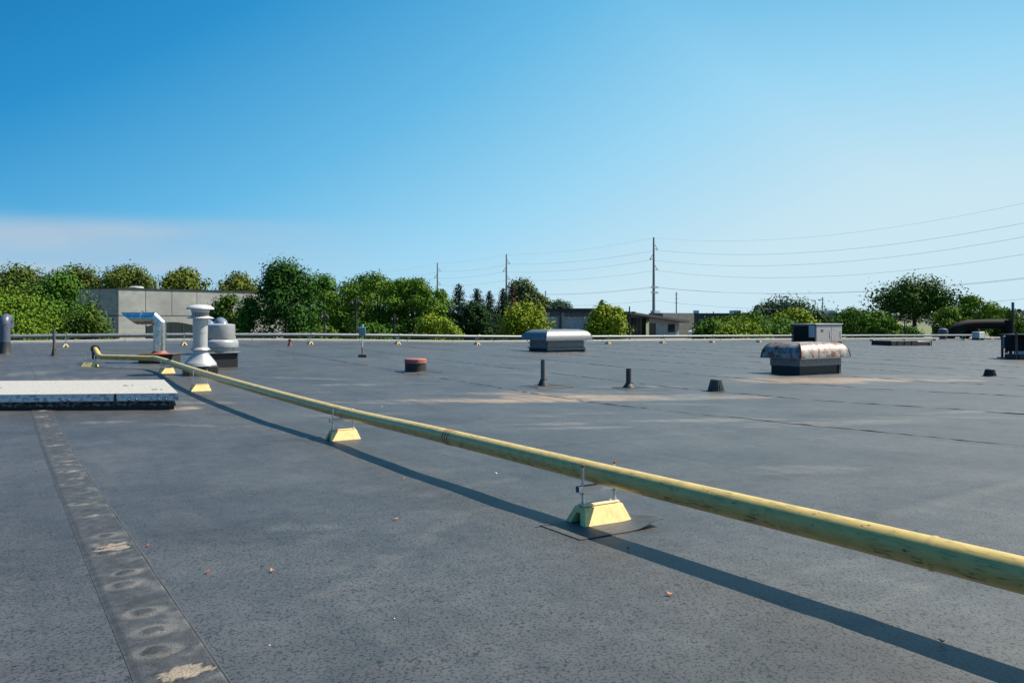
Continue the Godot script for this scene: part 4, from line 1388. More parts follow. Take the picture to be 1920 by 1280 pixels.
func build_trees() -> void:
	var deep := Color(0.036, 0.105, 0.018)
	var mid := Color(0.072, 0.165, 0.022)
	var fresh := Color(0.140, 0.245, 0.026)
	var lime := Color(0.230, 0.310, 0.028)
	var olive := Color(0.095, 0.140, 0.026)
	var gold := Color(0.150, 0.190, 0.032)
	var bluish := Color(0.055, 0.110, 0.060)
	# left of the grey building
	broadleaf("broad_tree", "olive tree top showing behind the bright leafy tree at roof's left", 28, 497, 105, 82, olive, "round")
	broadleaf("bright_tree", "bright green leafy tree behind the violet-blue vent pipe", 18, 538, 150, 50, fresh, "dome")
	broadleaf("broad_tree", "full dark green tree against the grey building's shaded wall", 112, 512, 125, 58, mid, "egg", 0.05)
	broadleaf("olive_bush", "brownish green bush sloping down in front of the grey building", 166, 566, 105, 52, olive.lerp(mid, 0.35), "egg", 0.02)
	# behind the grey building
	for k in [[145, 496, 80, "olive round tree rising behind the left end of grey building"], [240, 497, 84, "olive tree with high rounded crown behind grey building's corner"], [345, 502, 80, "yellowish tree behind the middle of the grey building's roof"], [447, 512, 66, "yellow-green tree behind the right part of grey building's roof"]]:
		broadleaf("broad_tree", k[3], k[0], k[1], k[2], 138, olive.lerp(gold, clampf((k[0] - 120) / 300.0, 0, 1)), "round", 0.3)
	# in front of its right half
	broadleaf("broad_tree", "thin-leaved green tree in front of the arched dark doorway", 425, 548, 80, 66, mid.lerp(olive, 0.4), "egg", 0.05)
	broadleaf("broad_tree", "small dense green tree left of the tall dark tree", 468, 556, 72, 60, mid, "egg", 0.02)
	broadleaf("broad_tree", "tall dense dark green egg-shaped tree, highest of all", 536, 488, 116, 60, deep.lerp(mid, 0.15), "dense", 0.0)
	broadleaf("broad_tree", "mid green tree filling the gap right of the tall dark tree", 598, 514, 100, 76, mid, "dome", 0.05)
	broadleaf("feathery_tree", "feathery green tree behind the black twin-headed lamp post", 652, 507, 120, 70, mid.lerp(fresh, 0.3), "feather", 0.05)
	broadleaf("feathery_tree", "wide feathery green tree right of the twin-headed lamp post", 708, 503, 140, 66, mid.lerp(fresh, 0.5), "feather", 0.05)
	broadleaf("feathery_tree", "light feathery tree with ragged right side beside the spruces", 775, 516, 115, 64, fresh.lerp(mid, 0.4), "feather", 0.05)
	broadleaf("feathery_tree", "drooping feathery tree edge below the first wire pole", 808, 556, 70, 62, fresh.lerp(mid, 0.5), "feather", 0.03)
	broadleaf("lime_bush", "yellow-green round bush in front of the feathery trees", 815, 578, 98, 50, lime.lerp(fresh, 0.4), "dome", 0.0)
	broadleaf("bright_bush", "low light green bush at the foot of the tall dark tree", 606, 612, 80, 50, fresh.lerp(olive, 0.3), "dome", 0.0)
	broadleaf("broad_bush", "dark green shrub under the feathery trees behind the grey pipe", 690, 606, 110, 54, mid, "dome", 0.0)
	# spruces
	var pine := Color(0.016, 0.042, 0.024)
	for k in [[830, 541, 52, 100, "narrow dark spruce half hidden by the feathery tree"], [860, 531, 66, 96, "tallest dark spruce of the row"], [894, 539, 62, 98, "dark spruce in the middle of the row"], [917, 545, 52, 100, "dark spruce with a thin tip left of the low roof"], [944, 539, 52, 104, "dark spruce below the middle wire pole"]]:
		conifer(k[4], k[0], k[1], k[2], k[3], pine)
	broadleaf("arborvitae_bush", "green oval conifer shrub in front of the spruce row", 889, 563, 50, 88, Color(0.028, 0.070, 0.022), "egg", 0.0)
	broadleaf("broad_tree", "pale grey-green birch behind the black-roofed building", 977, 521, 62, 150, Color(0.12, 0.17, 0.07), "egg", 0.1)
	conifer("brown dead conifer beside the pale birch", 961, 533, 40, 140, Color(0.10, 0.055, 0.040), 0.1)
	broadleaf("broad_tree", "thin pale green tree leaning out right of the birch", 1003, 545, 50, 150, Color(0.12, 0.16, 0.06), "feather", 0.1)
	broadleaf("lime_tree", "yellow-green maple before the black-roofed building's left windows", 984, 566, 88, 82, lime, "round", 0.05)
	broadleaf("lime_tree", "yellow-green maple before the building's middle, beside the lamp post", 1137, 571, 72, 84, lime, "round", 0.05)
	broadleaf("broad_tree", "small round treetop above the black flat roof", 1047, 562, 46, 260, bluish, "round", 0.3)
	conifer("small dark conifer top peeking over the black flat roof", 1128, 561, 34, 240, Color(0.03, 0.06, 0.03), 0.3)
	# right of the building
	broadleaf("broad_tree", "low spreading green tree in front of the dark grey building", 1402, 580, 130, 92, mid.lerp(fresh, 0.2), "feather", 0.05)
	broadleaf("broad_bush", "green bush beside the concrete end wall", 1338, 598, 78, 84, mid.lerp(fresh, 0.3), "dome", 0.0)
	broadleaf("bright_bush", "bright yellow-green bush under the spreading green tree", 1388, 599, 96, 74, lime.lerp(fresh, 0.3), "dome", 0.0)
	broadleaf("broad_bush", "mid green bush left of the yellow-green maple by the air unit", 1442, 606, 70, 80, mid, "dome", 0.0)
	broadleaf("broad_tree", "large blue-green tree behind the yellow-green maple", 1480, 557, 112, 165, bluish, "round", 0.1)
	broadleaf("broad_tree", "lower blue-green tree joined to the large one's left", 1441, 570, 66, 165, bluish, "round", 0.1)
	broadleaf("broad_tree", "grey-green tree edge right of the large blue-green tree", 1530, 584, 46, 150, bluish.lerp(olive, 0.4), "round", 0.05)
	broadleaf("lime_tree", "yellow-green maple left of the rooftop air unit", 1491, 578, 68, 100, lime.lerp(fresh, 0.2), "round", 0.05)
	broadleaf("feathery_tree", "wide feathery green tree right of the rooftop air unit", 1618, 572, 104, 92, mid.lerp(fresh, 0.3), "feather", 0.03)
	broadleaf("feathery_tree", "low feathery green tree at the big tree's left foot", 1660, 594, 52, 86, fresh.lerp(mid, 0.4), "feather", 0.0)
	broadleaf("broad_tree", "big lone oval tree with visible trunk at right", 1714, 521, 126, 112, deep.lerp(olive, 0.35), "round", 0.30)
	broadleaf("feathery_tree", "light feathery tree at the big oval tree's right", 1782, 574, 58, 100, fresh.lerp(olive, 0.3), "feather", 0.03)
	broadleaf("feathery_tree", "airy feathery tree above the black duct", 1826, 551, 84, 102, fresh.lerp(mid, 0.3), "feather", 0.12)
	broadleaf("feathery_tree", "low feathery tree behind the mast and duct end", 1878, 574, 60, 108, mid.lerp(olive, 0.3), "feather", 0.03)
	broadleaf("broad_bush", "yellowish shrub right of the mast behind the black equipment", 1922, 596, 60, 112, olive.lerp(fresh, 0.5), "dome", 0.0)
	broadleaf("broad_bush", "dark shrub filling under the big oval tree", 1690, 612, 60, 98, mid, "dome", 0.0)
	# far wood
	var mb := MB.new()
	for i in 9000:
		var px := rng.randf_range(-200, 2150)
		var depth := rng.randf_range(420, 520)
		var top := 592.0 - 7.0 * absf(fine.get_noise_1d(px * 0.05)) - (9.0 * smoothstep(1780, 1900, px))
		var p := atz(px, lerpf(606, top, sqrt(rng.randf())), depth)
		leaf(mb, p, Vector3(0, 0.4, 0.6), 1.5, Color(0.05, 0.085, 0.05))
	var wd := part(mb, "far_wood", M.leaf_deep, self)
	wd.set_meta("kind", "stuff")
	tag(wd, "distant dark wood along the horizon", "wood")

# ------------------------------------------------------------------ buildings, poles, ground
func face_box(t: Node3D, called: String, m: Material, c: Vector3, size: Vector3, label := "", parent: Node3D = null) -> MeshInstance3D:
	var mb := MB.new()
	mb.box(c, size)
	return part(mb, called, m, parent if parent else t, label)

func build_beyond() -> void:
	# terrain: level by the building, rising beyond it
	var mb := MB.new()
	var zs := [300.0, 60.0, 0.0, -20.0, -40.0, -46.0, -52, -58, -64, -70, -76, -82, -88, -94, -120.0, -200.0, -400.0, -900.0, -2500.0]
	var xs := [-2500.0, -900.0, -400.0, -200.0, -100.0, -50.0, 0.0, 50.0, 100.0, 200.0, 400.0, 900.0, 2500.0]
	for z: float in zs:
		for x: float in xs:
			mb.put(Vector3(x, ground_y(x, z), z), Vector3.UP)
	for j in zs.size() - 1:
		for i in xs.size() - 1:
			var k := j * xs.size() + i
			mb.face(k, k + 1, k + xs.size() + 1); mb.face(k, k + xs.size() + 1, k + xs.size())
	var gr := part(mb, "ground", M.turf, self)
	setting(gr); tag(gr, "grassy ground rising beyond the roof", "ground")
	var patch := func(called: String, label: String, m: Material, pts: Array, up: float) -> void:
		var q := MB.new()
		var w := []
		for k in pts:
			var p := on_ground(k[0], k[1]); p.y += up
			w.append(p)
		q.quad(w[0], w[1], w[2], w[3])
		var o := part(q, called, m, self)
		setting(o); tag(o, label, "pavement")
	patch.call("parking_lot", "grey asphalt parking lot before the spruces and low building", M.asphalt, [[700, 93], [1500, 93], [1420, 135], [780, 135]], 0.02)
	patch.call("loading_apron", "pale concrete apron beyond the far roof edge", M.lot_concrete, [[868, 96], [965, 96], [962, 116], [885, 116]], 0.03)
	# walls under our own roof edge
	for w: Array in [[Vector2(-22, EDGE_B - 0.15), Vector2(97, EDGE_B - 0.15)], [Vector2(96.8, -5), Vector2(96.8, EDGE_B)], [Vector2(-21.8, -5), Vector2(-21.8, EDGE_B)], [Vector2(-22, -4.8), Vector2(97, -4.8)]]:
		var a := from_ab(w[0].x, w[0].y); var b := from_ab(w[1].x, w[1].y)
		var q := MB.new()
		var ya := roof_h(w[0].x, w[0].y) - 0.15; var yb := roof_h(w[1].x, w[1].y) - 0.15
		q.quad(a, b, b + Vector3(0, yb, 0), a + Vector3(0, ya, 0))
		setting(part(q, "building_wall", M.concrete, self))

	# grey panel building on the left
	var Z := 100.0
	var c0 := on_ground(221, Z)
	var dirR := Vector3(0.71, 0, -0.70).normalized()
	var t := thing("grey_building", "long grey panel-clad building with dark arched entrance", "building", c0, atan2(-dirR.z, dirR.x))
	var H := atz(221, 541, Z).y - c0.y
	var wp := 3.40
	for i in 8:
		face_box(t, "wall_panel", M.panel_grey, Vector3(wp * i + wp / 2, H * 0.75 + 0.02, -0.15), Vector3(wp - 0.07, H * 0.5 - 0.06, 0.3))
		if i in [0, 3, 4, 5, 6, 7]:
			face_box(t, "wall_panel", M.panel_grey, Vector3(wp * i + wp / 2, H * 0.25 - 0.02, -0.15), Vector3(wp - 0.07, H * 0.5 - 0.06, 0.3))
	face_box(t, "backing_wall", M.concrete, Vector3(wp * 4, H * 0.5 - 0.1, -0.45), Vector3(wp * 8 - 0.1, H - 0.1, 0.2))
	face_box(t, "parapet_cap", M.fascia_black, Vector3(wp * 4, H + 0.06, -0.3), Vector3(wp * 8 + 0.2, 0.16, 0.8))
	# arched entrance
	mb = MB.new()
	var arch := []
	for i in 13:
		var f := i / 12.0
		arch.append(Vector3(wp + 0.1 + f * (2 * wp - 0.2), H * 0.30 + 0.55 * sin(f * PI), 0.01))
	for i in 12:
		mb.quad(Vector3(arch[i].x, 0, 0.01), Vector3(arch[i + 1].x, 0, 0.01), arch[i + 1], arch[i])
	var ent := part(mb, "entrance", M.window_dark, t)
	mb = MB.new()
	for i in 12:
		mb.quad(arch[i] + Vector3(0, 0, 0.01), arch[i + 1] + Vector3(0, 0, 0.01), Vector3(arch[i + 1].x, H * 0.5 - 0.05, 0.02), Vector3(arch[i].x, H * 0.5 - 0.05, 0.02))
	part(mb, "arch_panel", M.panel_grey, t)
	for x: float in [0.28, 0.5, 0.72]:
		face_box(t, "mullion", M.frame_dark, Vector3(wp + 2 * wp * x, H * 0.16, 0.03), Vector3(0.1, H * 0.32, 0.06), "", ent)
	# shaded end wall
	var end := Node3D.new()
	end.name = "end_wall"
	t.add_child(end, true)
	end.rotation.y = PI - 0.10 - 0.778
	for i in 3:
		var e := MB.new()
		e.box(Vector3(2.6 * i + 1.3 + 0.02, H * 0.75 + 0.02, 0.15), Vector3(2.54, H * 0.5 - 0.06, 0.3))
		part(e, "wall_panel", M.panel_shade, end)
		e = MB.new()
		e.box(Vector3(2.6 * i + 1.3 + 0.02, H * 0.25 - 0.02, 0.15), Vector3(2.54, H * 0.5 - 0.06, 0.3))
		part(e, "wall_panel", M.panel_shade, end)
	var ec := MB.new()
	ec.box(Vector3(3.9, H + 0.06, 0.3), Vector3(7.9, 0.16, 0.7)); ec.box(Vector3(3.9, H * 0.5 - 0.1, 0.45), Vector3(7.7, H - 0.1, 0.2))
	part(ec, "parapet_cap", M.fascia_black, end)
	var lampq := MB.new()
	lampq.box(Vector3(0.95, H * 0.5 - 0.35, -0.12), Vector3(0.28, 0.22, 0.25), Basis.IDENTITY, 0.04)
	part(lampq, "wall_lamp", M.white_metal, end)
	mb = MB.new(); mb.lathe([Vector2(0.9, H), Vector2(0.9, H + 0.35), Vector2(0.7, H + 0.45), Vector2(0, H + 0.5)], 20, Vector3(3.1, 0, -2.5))
	part(mb, "roof_vent", M.white_metal, t)
	face_box(t, "roof_deck", M.concrete, Vector3(wp * 4, H - 0.3, -6.0), Vector3(wp * 8 - 0.4, 0.1, 11.0))

	# sliver of a pale building at far left
	var pb := on_ground(-12, 95)
	t = thing("pale_building", "pale blue-white building corner showing at roof's far left", "building", pb, 0.2)
	var hb := atz(-12, 538, 95).y - pb.y
	face_box(t, "wall", M.wall_white, Vector3(-4, hb / 2, -3), Vector3(9.6, hb, 6))
	face_box(t, "fascia", M.unit_grey, Vector3(-4, hb - 0.35, 0.06), Vector3(9.8, 0.5, 0.12))

	# low white building with a black flat roof
	Z = 132.0
	var m2 := Z / FOCAL
	var b0 := on_ground(935, Z)
	t = thing("office_building", "low white office with thick black flat roof and strip windows", "building", b0, 0.03)
	var top := atz(1000, 578, Z).y - b0.y
	var X := func(px: float) -> float: return (px - 935.0) * m2
	face_box(t, "roof", M.fascia_black, Vector3(X.call(1050), top - 0.28, -5.0), Vector3(X.call(1168), 0.56, 12.0))
	face_box(t, "wall", M.wall_white, Vector3(X.call(1048), (top - 0.6) / 2, -3.0), Vector3(X.call(1120), top - 0.57, 5.8))
	face_box(t, "recess", M.fascia_black, Vector3(X.call(940), (top - 0.6) / 2, -0.6), Vector3(X.call(953), top - 0.58, 1.4))
	for px in [952.0, 1051.0, 1113.0]:
		face_box(t, "pillar", M.frame_dark, Vector3(X.call(px), (top - 0.56) / 2, 0.25), Vector3(0.32, top - 0.56, 0.5))
	for w: Array in [[955, 974], [1030, 1047], [1059, 1105], [1119, 1130]]:
		var x0: float = X.call(w[0]); var x1: float = X.call(w[1])
		var f := face_box(t, "window", M.frame_dark, Vector3((x0 + x1) / 2, top - 1.05, -0.06), Vector3(x1 - x0, 0.66, 0.16))
		var k := maxi(2, int((x1 - x0) / 0.9))
		for i in k:
			var wq := (x1 - x0 - 0.1) / k
			face_box(t, "pane", M.window_dark, Vector3(x0 + 0.05 + wq * (i + 0.5), top - 1.05, 0.03), Vector3(wq - 0.08, 0.52, 0.03), "", f)

	# entrance wing with sloping roof
	var w0 := on_ground(1181, 126)
	t = thing("entrance_wing", "pale entrance wing with sloping brown roof and glass front", "building", w0, 0.45)
	var m3 := 126.0 / FOCAL * 1.22
	var hL := atz(1181, 584, 126).y - w0.y; var hR := atz(1280, 601, 126).y - w0.y
	var LW := 103 * m3
	mb = MB.new()
	var A := [Vector3(-1.2, hL, 1.6), Vector3(LW, hR, 1.6), Vector3(LW, hR, -7), Vector3(-1.2, hL, -7)]
	mb.quad(A[0], A[1], A[2], A[3])
	var dn := Vector3(0, -0.36, 0)
	for i in 4:
		var j := (i + 1) % 4
		mb.quad(A[i] + dn, A[j] + dn, A[j], A[i])
	mb.quad(A[3] + dn, A[2] + dn, A[1] + dn, A[0] + dn)
	part(mb, "sloping_roof", M.roof_brown, t)
	mb = MB.new()
	mb.quad(Vector3(36 * m3, 0, 0), Vector3(94 * m3, 0, 0), Vector3(94 * m3, lerpf(hL, hR, 0.92) - 0.3, 0), Vector3(36 * m3, lerpf(hL, hR, 0.4) - 0.3, 0))
	mb.quad(Vector3(94 * m3, 0, 0), Vector3(94 * m3, 0, -6), Vector3(94 * m3, lerpf(hL, hR, 0.92) - 0.3, -6), Vector3(94 * m3, lerpf(hL, hR, 0.92) - 0.3, 0))
	part(mb, "wall", M.wall_white, t)
	mb = MB.new()
	mb.quad(Vector3(0, 0, -1.0), Vector3(36 * m3, 0, -1.0), Vector3(36 * m3, hL - 0.7, -1.0), Vector3(0, hL - 0.5, -1.0))
	var gl := part(mb, "glass_front", M.window_dark, t)
	for i in 7:
		face_box(t, "mullion", M.frame_dark, Vector3(6 * m3 * i, hL * 0.42, -0.95), Vector3(0.09, hL * 0.84, 0.1), "", gl)
	face_box(t, "transom", M.frame_dark, Vector3(18 * m3, hL * 0.5, -0.94), Vector3(36 * m3, 0.1, 0.09), "", gl)
	face_box(t, "soffit_beam", M.roof_brown, Vector3(16 * m3, hL - 0.75, 0.9), Vector3(42 * m3, 0.5, 0.3))
	face_box(t, "side_door", M.window_dark, Vector3(43 * m3, 1.2, 0.03), Vector3(11 * m3, 2.4, 0.08))
	var wn := face_box(t, "window", M.frame_dark, Vector3(79 * m3, 1.55, 0.03), Vector3(13 * m3, 1.35, 0.1))
	face_box(t, "pane", M.window_dark, Vector3(79 * m3, 1.55, 0.09), Vector3(11.6 * m3, 1.2, 0.03), "", wn)

	# concrete block and dark grey building
	var d0 := on_ground(1243, 140)
	t = thing("concrete_building", "plain concrete block wall right of the sloping-roofed wing", "building", d0, 0.5)
	var m4 := 140.0 / FOCAL * 1.28
	var hC := atz(1270, 586.5, 140).y - d0.y
	for i in 4:
		face_box(t, "wall_panel", M.concrete, Vector3((i + 0.5) * 15 * m4, hC / 2, -2), Vector3(15 * m4 - 0.03, hC, 4))
	face_box(t, "rooftop_unit", M.unit_grey, Vector3(6 * m4, hC + 0.2, -3), Vector3(1.3, 0.5, 1.2))
	d0 = on_ground(1303, 172)
	t = thing("dark_building", "long dark grey flat-roofed building behind the right-hand bushes", "building", d0, -0.02)
	var m5 := 172.0 / FOCAL
	var hD := atz(1400, 587, 172).y - d0.y
	for i in 7:
		face_box(t, "wall_panel", M.brick_dark if i < 5 else M.concrete, Vector3((i + 0.5) * 42 * m5, hD / 2, -4), Vector3(42 * m5 - 0.05, hD, 8))
	for x: Array in [[8, 1.0], [82, 2.2], [252, 3.2], [265, 1.2]]:
		face_box(t, "rooftop_unit", M.unit_grey, Vector3(x[0] * m5, hD + 0.3, -3), Vector3(x[1], 0.7, 1.4))

	car(on_ground(1316, 136) + Vector3(0, 0.02, 0))

	# transmission poles
	var tops := []
	var poles := [[1226.0, 445.0, 187.0, "tallest steel power pole, behind the sloping-roofed wing"], [949.5, 476.5, 240.0, "steel power pole rising behind the dark spruces"], [820.0, 492.5, 275.0, "steel power pole rising behind the feathery trees"]]
	var P1 := atz(1226, 445, 187); var P2 := atz(949.5, 476.5, 240)
	var stepv := (P1 - P2)
	var P0 := P1 + Vector3(stepv.x, 0, stepv.z) * 1.35; P0.y = P1.y - 1.0
	var P4 := atz(820, 492.5, 275) - Vector3(stepv.x, 0, stepv.z) * 0.9
	var list := [[P0, "steel power pole out of view at right", false]]
	for k in poles: list.append([atz(k[0], k[1], k[2]), k[3], true])
	list.append([P4, "steel power pole hidden by trees", false])
	var hang := []
	for k in list:
		var tip: Vector3 = k[0]
		var base := Vector3(tip.x, ground_y(tip.x, tip.z), tip.z)
		var h := tip.y - base.y
		var yaw := atan2(-stepv.z, stepv.x) + PI / 2
		var ax := Basis(Vector3.UP, yaw) * Vector3(1, 0, 0)
		var arms := [[2.7, 1.15], [5.2, -1.15], [7.6, 1.15]]
		var pts := [tip + Vector3(0, -0.1, 0)]
		for a in arms: pts.append(tip + Vector3(0, -a[0] - 0.3, 0) + ax * a[1])
		pts.append(tip + Vector3(0, -12.0, 0) + ax * 0.9)
		pts.append(tip + Vector3(0, -12.0, 0) - ax * 0.9)
		pts.append(tip + Vector3(0, -15.2, 0))
		hang.append(pts)
		if not k[2]: continue
		t = thing("power_pole", k[1], "power pole", base, yaw, "steel power poles")
		mb = MB.new(); mb.tube([Vector3(0, -0.3, 0), Vector3(0, h * 0.5, 0), Vector3(0, h, 0)], [0.42, 0.32, 0.20], 10)
		part(mb, "shaft", M.steel_pole, t)
		for a in arms:
			mb = MB.new()
			mb.tube([Vector3(0, h - a[0], 0), Vector3(a[1], h - a[0], 0)], 0.13, 6)
			mb.tube([Vector3(0, h - a[0] + 1.35, 0), Vector3(a[1], h - a[0], 0)], 0.08, 6)
			mb.tube([Vector3(a[1], h - a[0] - 0.3, 0), Vector3(a[1], h - a[0] + 0.15, 0)], 0.12, 6)
			part(mb, "arm", M.steel_pole, t)
		for y: float in [12.1, 13.4]:
			mb = MB.new(); mb.box(Vector3(0, h - y, 0.3), Vector3(2.3, 0.22, 0.2))
			for x: float in [-0.95, -0.5, 0.5, 0.95]: mb.box(Vector3(x, h - y + 0.2, 0.3), Vector3(0.1, 0.3, 0.1))
			part(mb, "crossarm", M.steel_pole, t)
	var wl := ["thin top wire strung over the power poles", "wire on the uppermost pole arms", "wire on the middle pole arms", "wire on the lowest pole arms", "wire on one end of the power poles' crossarms", "wire on the other end of the power poles' crossarms", "low cable strung along the power poles below the crossarms"]
	for wi in 7:
		var path := []
		for k in hang.size() - 1:
			var a: Vector3 = hang[k][wi]; var b: Vector3 = hang[k + 1][wi]
			var sag := (a - b).length() * ((0.036 if wi < 4 else 0.026) if k == 0 else 0.016)
			for i in 16:
				var f := i / 16.0
				path.append(a.lerp(b, f) - Vector3(0, 4.0 * sag * f * (1.0 - f), 0))
		path.append(hang[-1][wi])
		mb = MB.new(); mb.tube(path, 0.022 if wi else 0.014, 5, false)
		var o := part(mb, "power_wire", M.wire, self)
		tag(o, wl[wi], "wire", "wires of the power line")
	for k in [[1268.5, 547.0, 300.0, "small distant pole right of the tallest power pole"], [1023.0, 545.0, 420.0, "small distant pole above the black flat roof"], [1543.0, 557.0, 330.0, "small distant pole above the rooftop air unit"], [1338.0, 584.0, 180.0, "short pole before the dark grey building"], [1750.0, 598.0, 120.0, "short thin pole beside the big oval tree"]]:
		var tip := atz(k[0], k[1], k[2])
		var base := Vector3(tip.x, ground_y(tip.x, tip.z), tip.z)
		t = thing("utility_pole", k[3], "utility pole", base)
		var h := tip.y - base.y
		mb = MB.new(); mb.tube([Vector3(0, -0.2, 0), Vector3(0, h, 0)], [0.2 * k[2] / 250.0 + 0.05, 0.13 * k[2] / 250.0 + 0.04], 8)
		part(mb, "shaft", M.steel_pole, t)
		for y: float in [0.6, 1.6, 2.6]:
			if h < 8: continue
			mb = MB.new(); mb.box(Vector3(0, h - y * 1.6, 0), Vector3(1.3, 0.14, 0.14))
			part(mb, "crossarm", M.steel_pole, t)
	# lamp posts
	for k in [[667.0, 558.0, 50.0, 12.5, "black twin-headed lamp post in front of the feathery trees"], [1180.5, 574.5, 76.0, 11.5, "black twin-headed lamp post beside the glass entrance"], [739.0, 588.0, 50.0, 7.0, "dark lamp post half lost among the feathery trees"], [1697.0, 600.0, 96.0, 6.0, "twin-globe lamp post under the big oval tree"], [1768.0, 590.0, 110.0, 6.0, "dark lamp post with one arm left of the black duct"], [608.0, 584.0, 48.5, 8.0, "dark lamp post right of the tall dark tree"]]:
		var tip := atz(k[0], k[1], k[2])
		var base := Vector3(tip.x, ground_y(tip.x, tip.z), tip.z)
		var h := tip.y - base.y
		var half: float = k[3] / FOCAL * k[2]
		var hy: float = h - 11.0 / FOCAL * k[2]
		t = thing("lamp_post", k[4], "lamp post", base, 0.15, "lamp posts beyond the roof")
		mb = MB.new(); mb.tube([Vector3(0, -0.2, 0), Vector3(0, h, 0)], [0.085, 0.065], 8)
		part(mb, "post", M.lamp_black, t)
		for s: float in [-1, 1]:
			if k[0] > 1760 and s > 0: continue
			mb = MB.new()
			mb.box(Vector3(s * half * 0.68, hy, 0), Vector3(half * 0.62, 0.20, 0.34), Basis.IDENTITY, 0.05)
			var hd := part(mb, "lamp_head", M.lamp_black, t)
			mb = MB.new(); mb.tube([Vector3(0, hy + 0.03, 0), Vector3(s * half * 0.45, hy + 0.03, 0)], 0.045, 6)
			if s > 0 and k[0] < 700: mb.tube([Vector3(0, h - 0.1, 0), Vector3(half * 0.8, hy + 0.1, 0)], 0.025, 5)
			part(mb, "arm", M.lamp_black, hd)

func car(p: Vector3) -> void:
	var t := thing("parked_car", "white parked car half hidden between concrete wall and bushes", "car", p, 0.2)
	var mb := MB.new()
	var prof := [Vector2(-2.2, 0.35), Vector2(2.2, 0.35), Vector2(2.25, 0.75), Vector2(1.2, 0.92), Vector2(0.6, 1.42), Vector2(-1.1, 1.45), Vector2(-1.9, 1.0), Vector2(-2.25, 0.9)]
	for i in prof.size():
		var j := (i + 1) % prof.size()
		mb.quad(Vector3(prof[i].x, prof[i].y, 0.85), Vector3(prof[i].x, prof[i].y, -0.85), Vector3(prof[j].x, prof[j].y, -0.85), Vector3(prof[j].x, prof[j].y, 0.85))
	for i in range(1, prof.size() - 1):
		mb.tri(Vector3(prof[0].x, prof[0].y, 0.85), Vector3(prof[i].x, prof[i].y, 0.85), Vector3(prof[i + 1].x, prof[i + 1].y, 0.85))
		mb.tri(Vector3(prof[0].x, prof[0].y, -0.85), Vector3(prof[i + 1].x, prof[i + 1].y, -0.85), Vector3(prof[i].x, prof[i].y, -0.85))
	part(mb, "body", M.car_white, t)
	for s: float in [-1, 1]:
		mb = MB.new(); mb.box(Vector3(-0.35, 1.16, s * 0.855), Vector3(1.7, 0.36, 0.02))
		part(mb, "side_window", M.window_dark, t)
		for x: float in [-1.4, 1.4]:
			mb = MB.new(); mb.tube([Vector3(x, 0.32, s * 0.70), Vector3(x, 0.32, s * 0.90)], 0.33, 16)
			part(mb, "wheel", M.tyre, t)

func build_litter() -> void:
	for k in [[389, 1075, 0, "curled red leaf on the membrane right of the seam strip"], [510, 1073, 1, "tiny orange leaf lying alone on the near membrane"], [742, 975, 1, "small orange leaf beside a faint mud run"], [757, 899, 1, "orange leaf by the gas pipe's shadow"], [1430, 991, 0, "dark red leaf below the gas pipe beside the mat"], [1256, 1117, 1, "pale orange leaf between mat and picture bottom"], [1767, 1207, 0, "deep red leaf beside the pipe's broad shadow"], [1178, 1032, 1, "yellowish leaf in the pipe's shadow below the mat"], [69, 885, 0, "thin reddish leaf left of the seam strip"], [277, 1026, 0, "small brown leaf at the seam strip's edge"], [728, 762, 0, "dark red leaf beyond the second block support"]]:
		var p := at(k[0], k[1])
		var t := thing("fallen_leaf", k[3], "leaf", p + Vector3(0, 0.004, 0), rng.randf() * 6.0, "fallen leaves on the roof")
		var s := 0.013 + 0.004 * rng.randf()
		var mb := MB.new()
		for i in 5:
			var f := i / 4.0
			var w := s * 0.62 * sin(f * PI * 0.92 + 0.12)
			var y := 0.003 + 0.012 * pow(absf(f - 0.45) * 2.0, 2.0)
			mb.put(Vector3((f - 0.5) * 2 * s, y + w * 0.5, -w), Vector3(0, 1, 0.4).normalized()); mb.put(Vector3((f - 0.5) * 2 * s, y, 0), Vector3.UP); mb.put(Vector3((f - 0.5) * 2 * s, y + w * 0.6, w), Vector3(0, 1, -0.4).normalized())
		for i in 4:
			var q := i * 3
			mb.face(q, q + 1, q + 4); mb.face(q, q + 4, q + 3); mb.face(q + 1, q + 2, q + 5); mb.face(q + 1, q + 5, q + 4)
		part(mb, "blade", M.leaf_orange if k[2] else M.leaf_red, t)
		mb = MB.new(); mb.tube([Vector3(-s, 0.012, 0), Vector3(-s * 1.5, 0.006, 0.003)], 0.0015, 5)
		part(mb, "stalk", M.leaf_red, t)
	for k in [[505, 1210], [739, 1160], [716, 762], [930, 888], [1100, 700], [862, 689]]:
		var p := at(k[0], k[1])
		var mb := MB.new()
		var s := 0.0035 if k[1] > 900 else 0.011
		mb.lathe([Vector2(0, 0), Vector2(s, s * 0.3), Vector2(s * 0.8, s * 0.9), Vector2(0, s * 1.2)], 7, p)
		var o := part(mb, "pebble", M.pebble, self)
		tag(o, "tiny pale pebble lying loose on the roof membrane", "pebble", "pebbles on the roof")

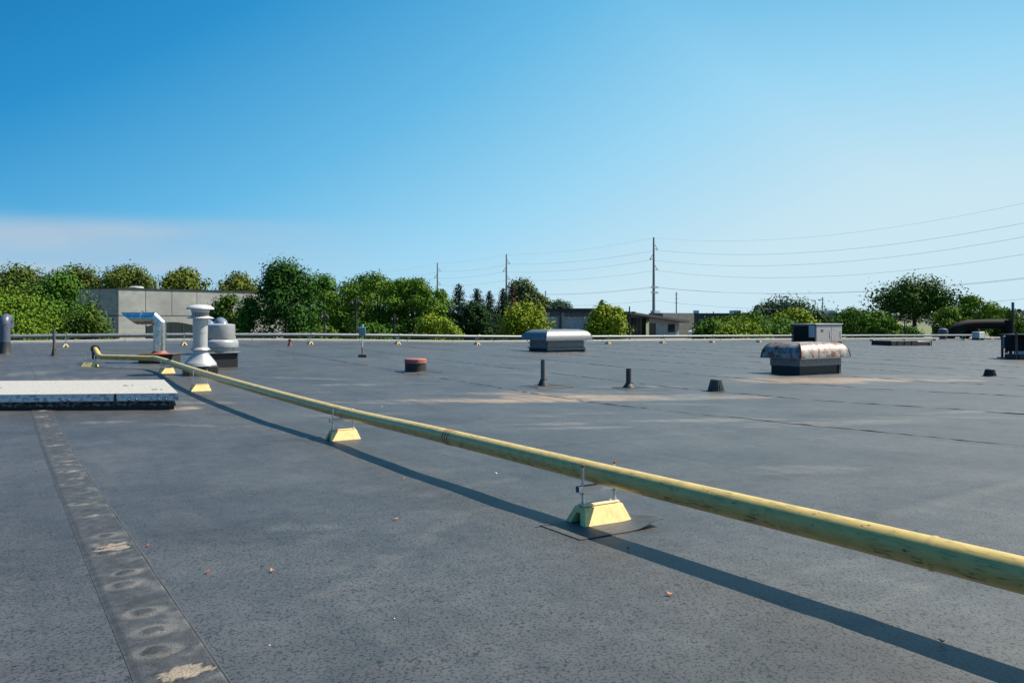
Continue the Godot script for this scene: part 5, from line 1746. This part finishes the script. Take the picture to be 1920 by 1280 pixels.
func _ready() -> void:
	rng.seed = 20240
	# camera: level, its lens shifted so that the horizon lies on row 600 of 1280
	var cam := Camera3D.new()
	cam.name = "camera"
	cam.projection = Camera3D.PROJECTION_FRUSTUM
	cam.near = 0.1; cam.far = 6000.0
	cam.size = 2.0 * 0.1 * 640.0 / FOCAL
	cam.frustum_offset = Vector2(0, -0.1 * 40.0 / FOCAL)
	add_child(cam)
	cam.position = Vector3(0, EYE, 0)
	cam.current = true
	# sun from the right, a little beyond; blue sky
	var to_sun := Vector3(0.97 * cos(deg_to_rad(50)), sin(deg_to_rad(50)), -0.24 * cos(deg_to_rad(50))).normalized()
	var sun := DirectionalLight3D.new()
	sun.name = "sun"
	add_child(sun)
	sun.basis = Basis.looking_at(-to_sun)
	sun.light_energy = 1.6
	sun.light_color = Color(1.0, 0.95, 0.87)
	sun.light_angular_distance = 0.5
	sun.shadow_enabled = true
	var env := Environment.new()
	env.background_mode = Environment.BG_SKY
	var sky := Sky.new()
	var pan := PanoramaSkyMaterial.new()
	pan.panorama = make_sky(to_sun)
	sky.sky_material = pan
	env.sky = sky
	env.background_energy_multiplier = 0.50
	env.tonemap_mode = Environment.TONE_MAPPER_LINEAR
	env.tonemap_exposure = 2.0
	env.sdfgi_enabled = true; env.ssao_enabled = true; env.ssil_enabled = true
	var we := WorldEnvironment.new()
	we.name = "environment"
	we.environment = env
	add_child(we)
	wave.noise_type = FastNoiseLite.TYPE_SIMPLEX_SMOOTH; wave.frequency = 0.55; wave.seed = 3; wave.fractal_octaves = 2
	broad.noise_type = FastNoiseLite.TYPE_SIMPLEX_SMOOTH; broad.frequency = 0.14; broad.seed = 4; broad.fractal_octaves = 3
	fine.noise_type = FastNoiseLite.TYPE_SIMPLEX_SMOOTH; fine.frequency = 1.1; fine.seed = 5; fine.fractal_octaves = 3
	materials()
	build_roof()
	build_beyond()
	build_trees()
	build_gas_pipe()
	build_far_pipe()
	build_left_group()
	build_middle_group()
	build_right_group()
	build_litter()
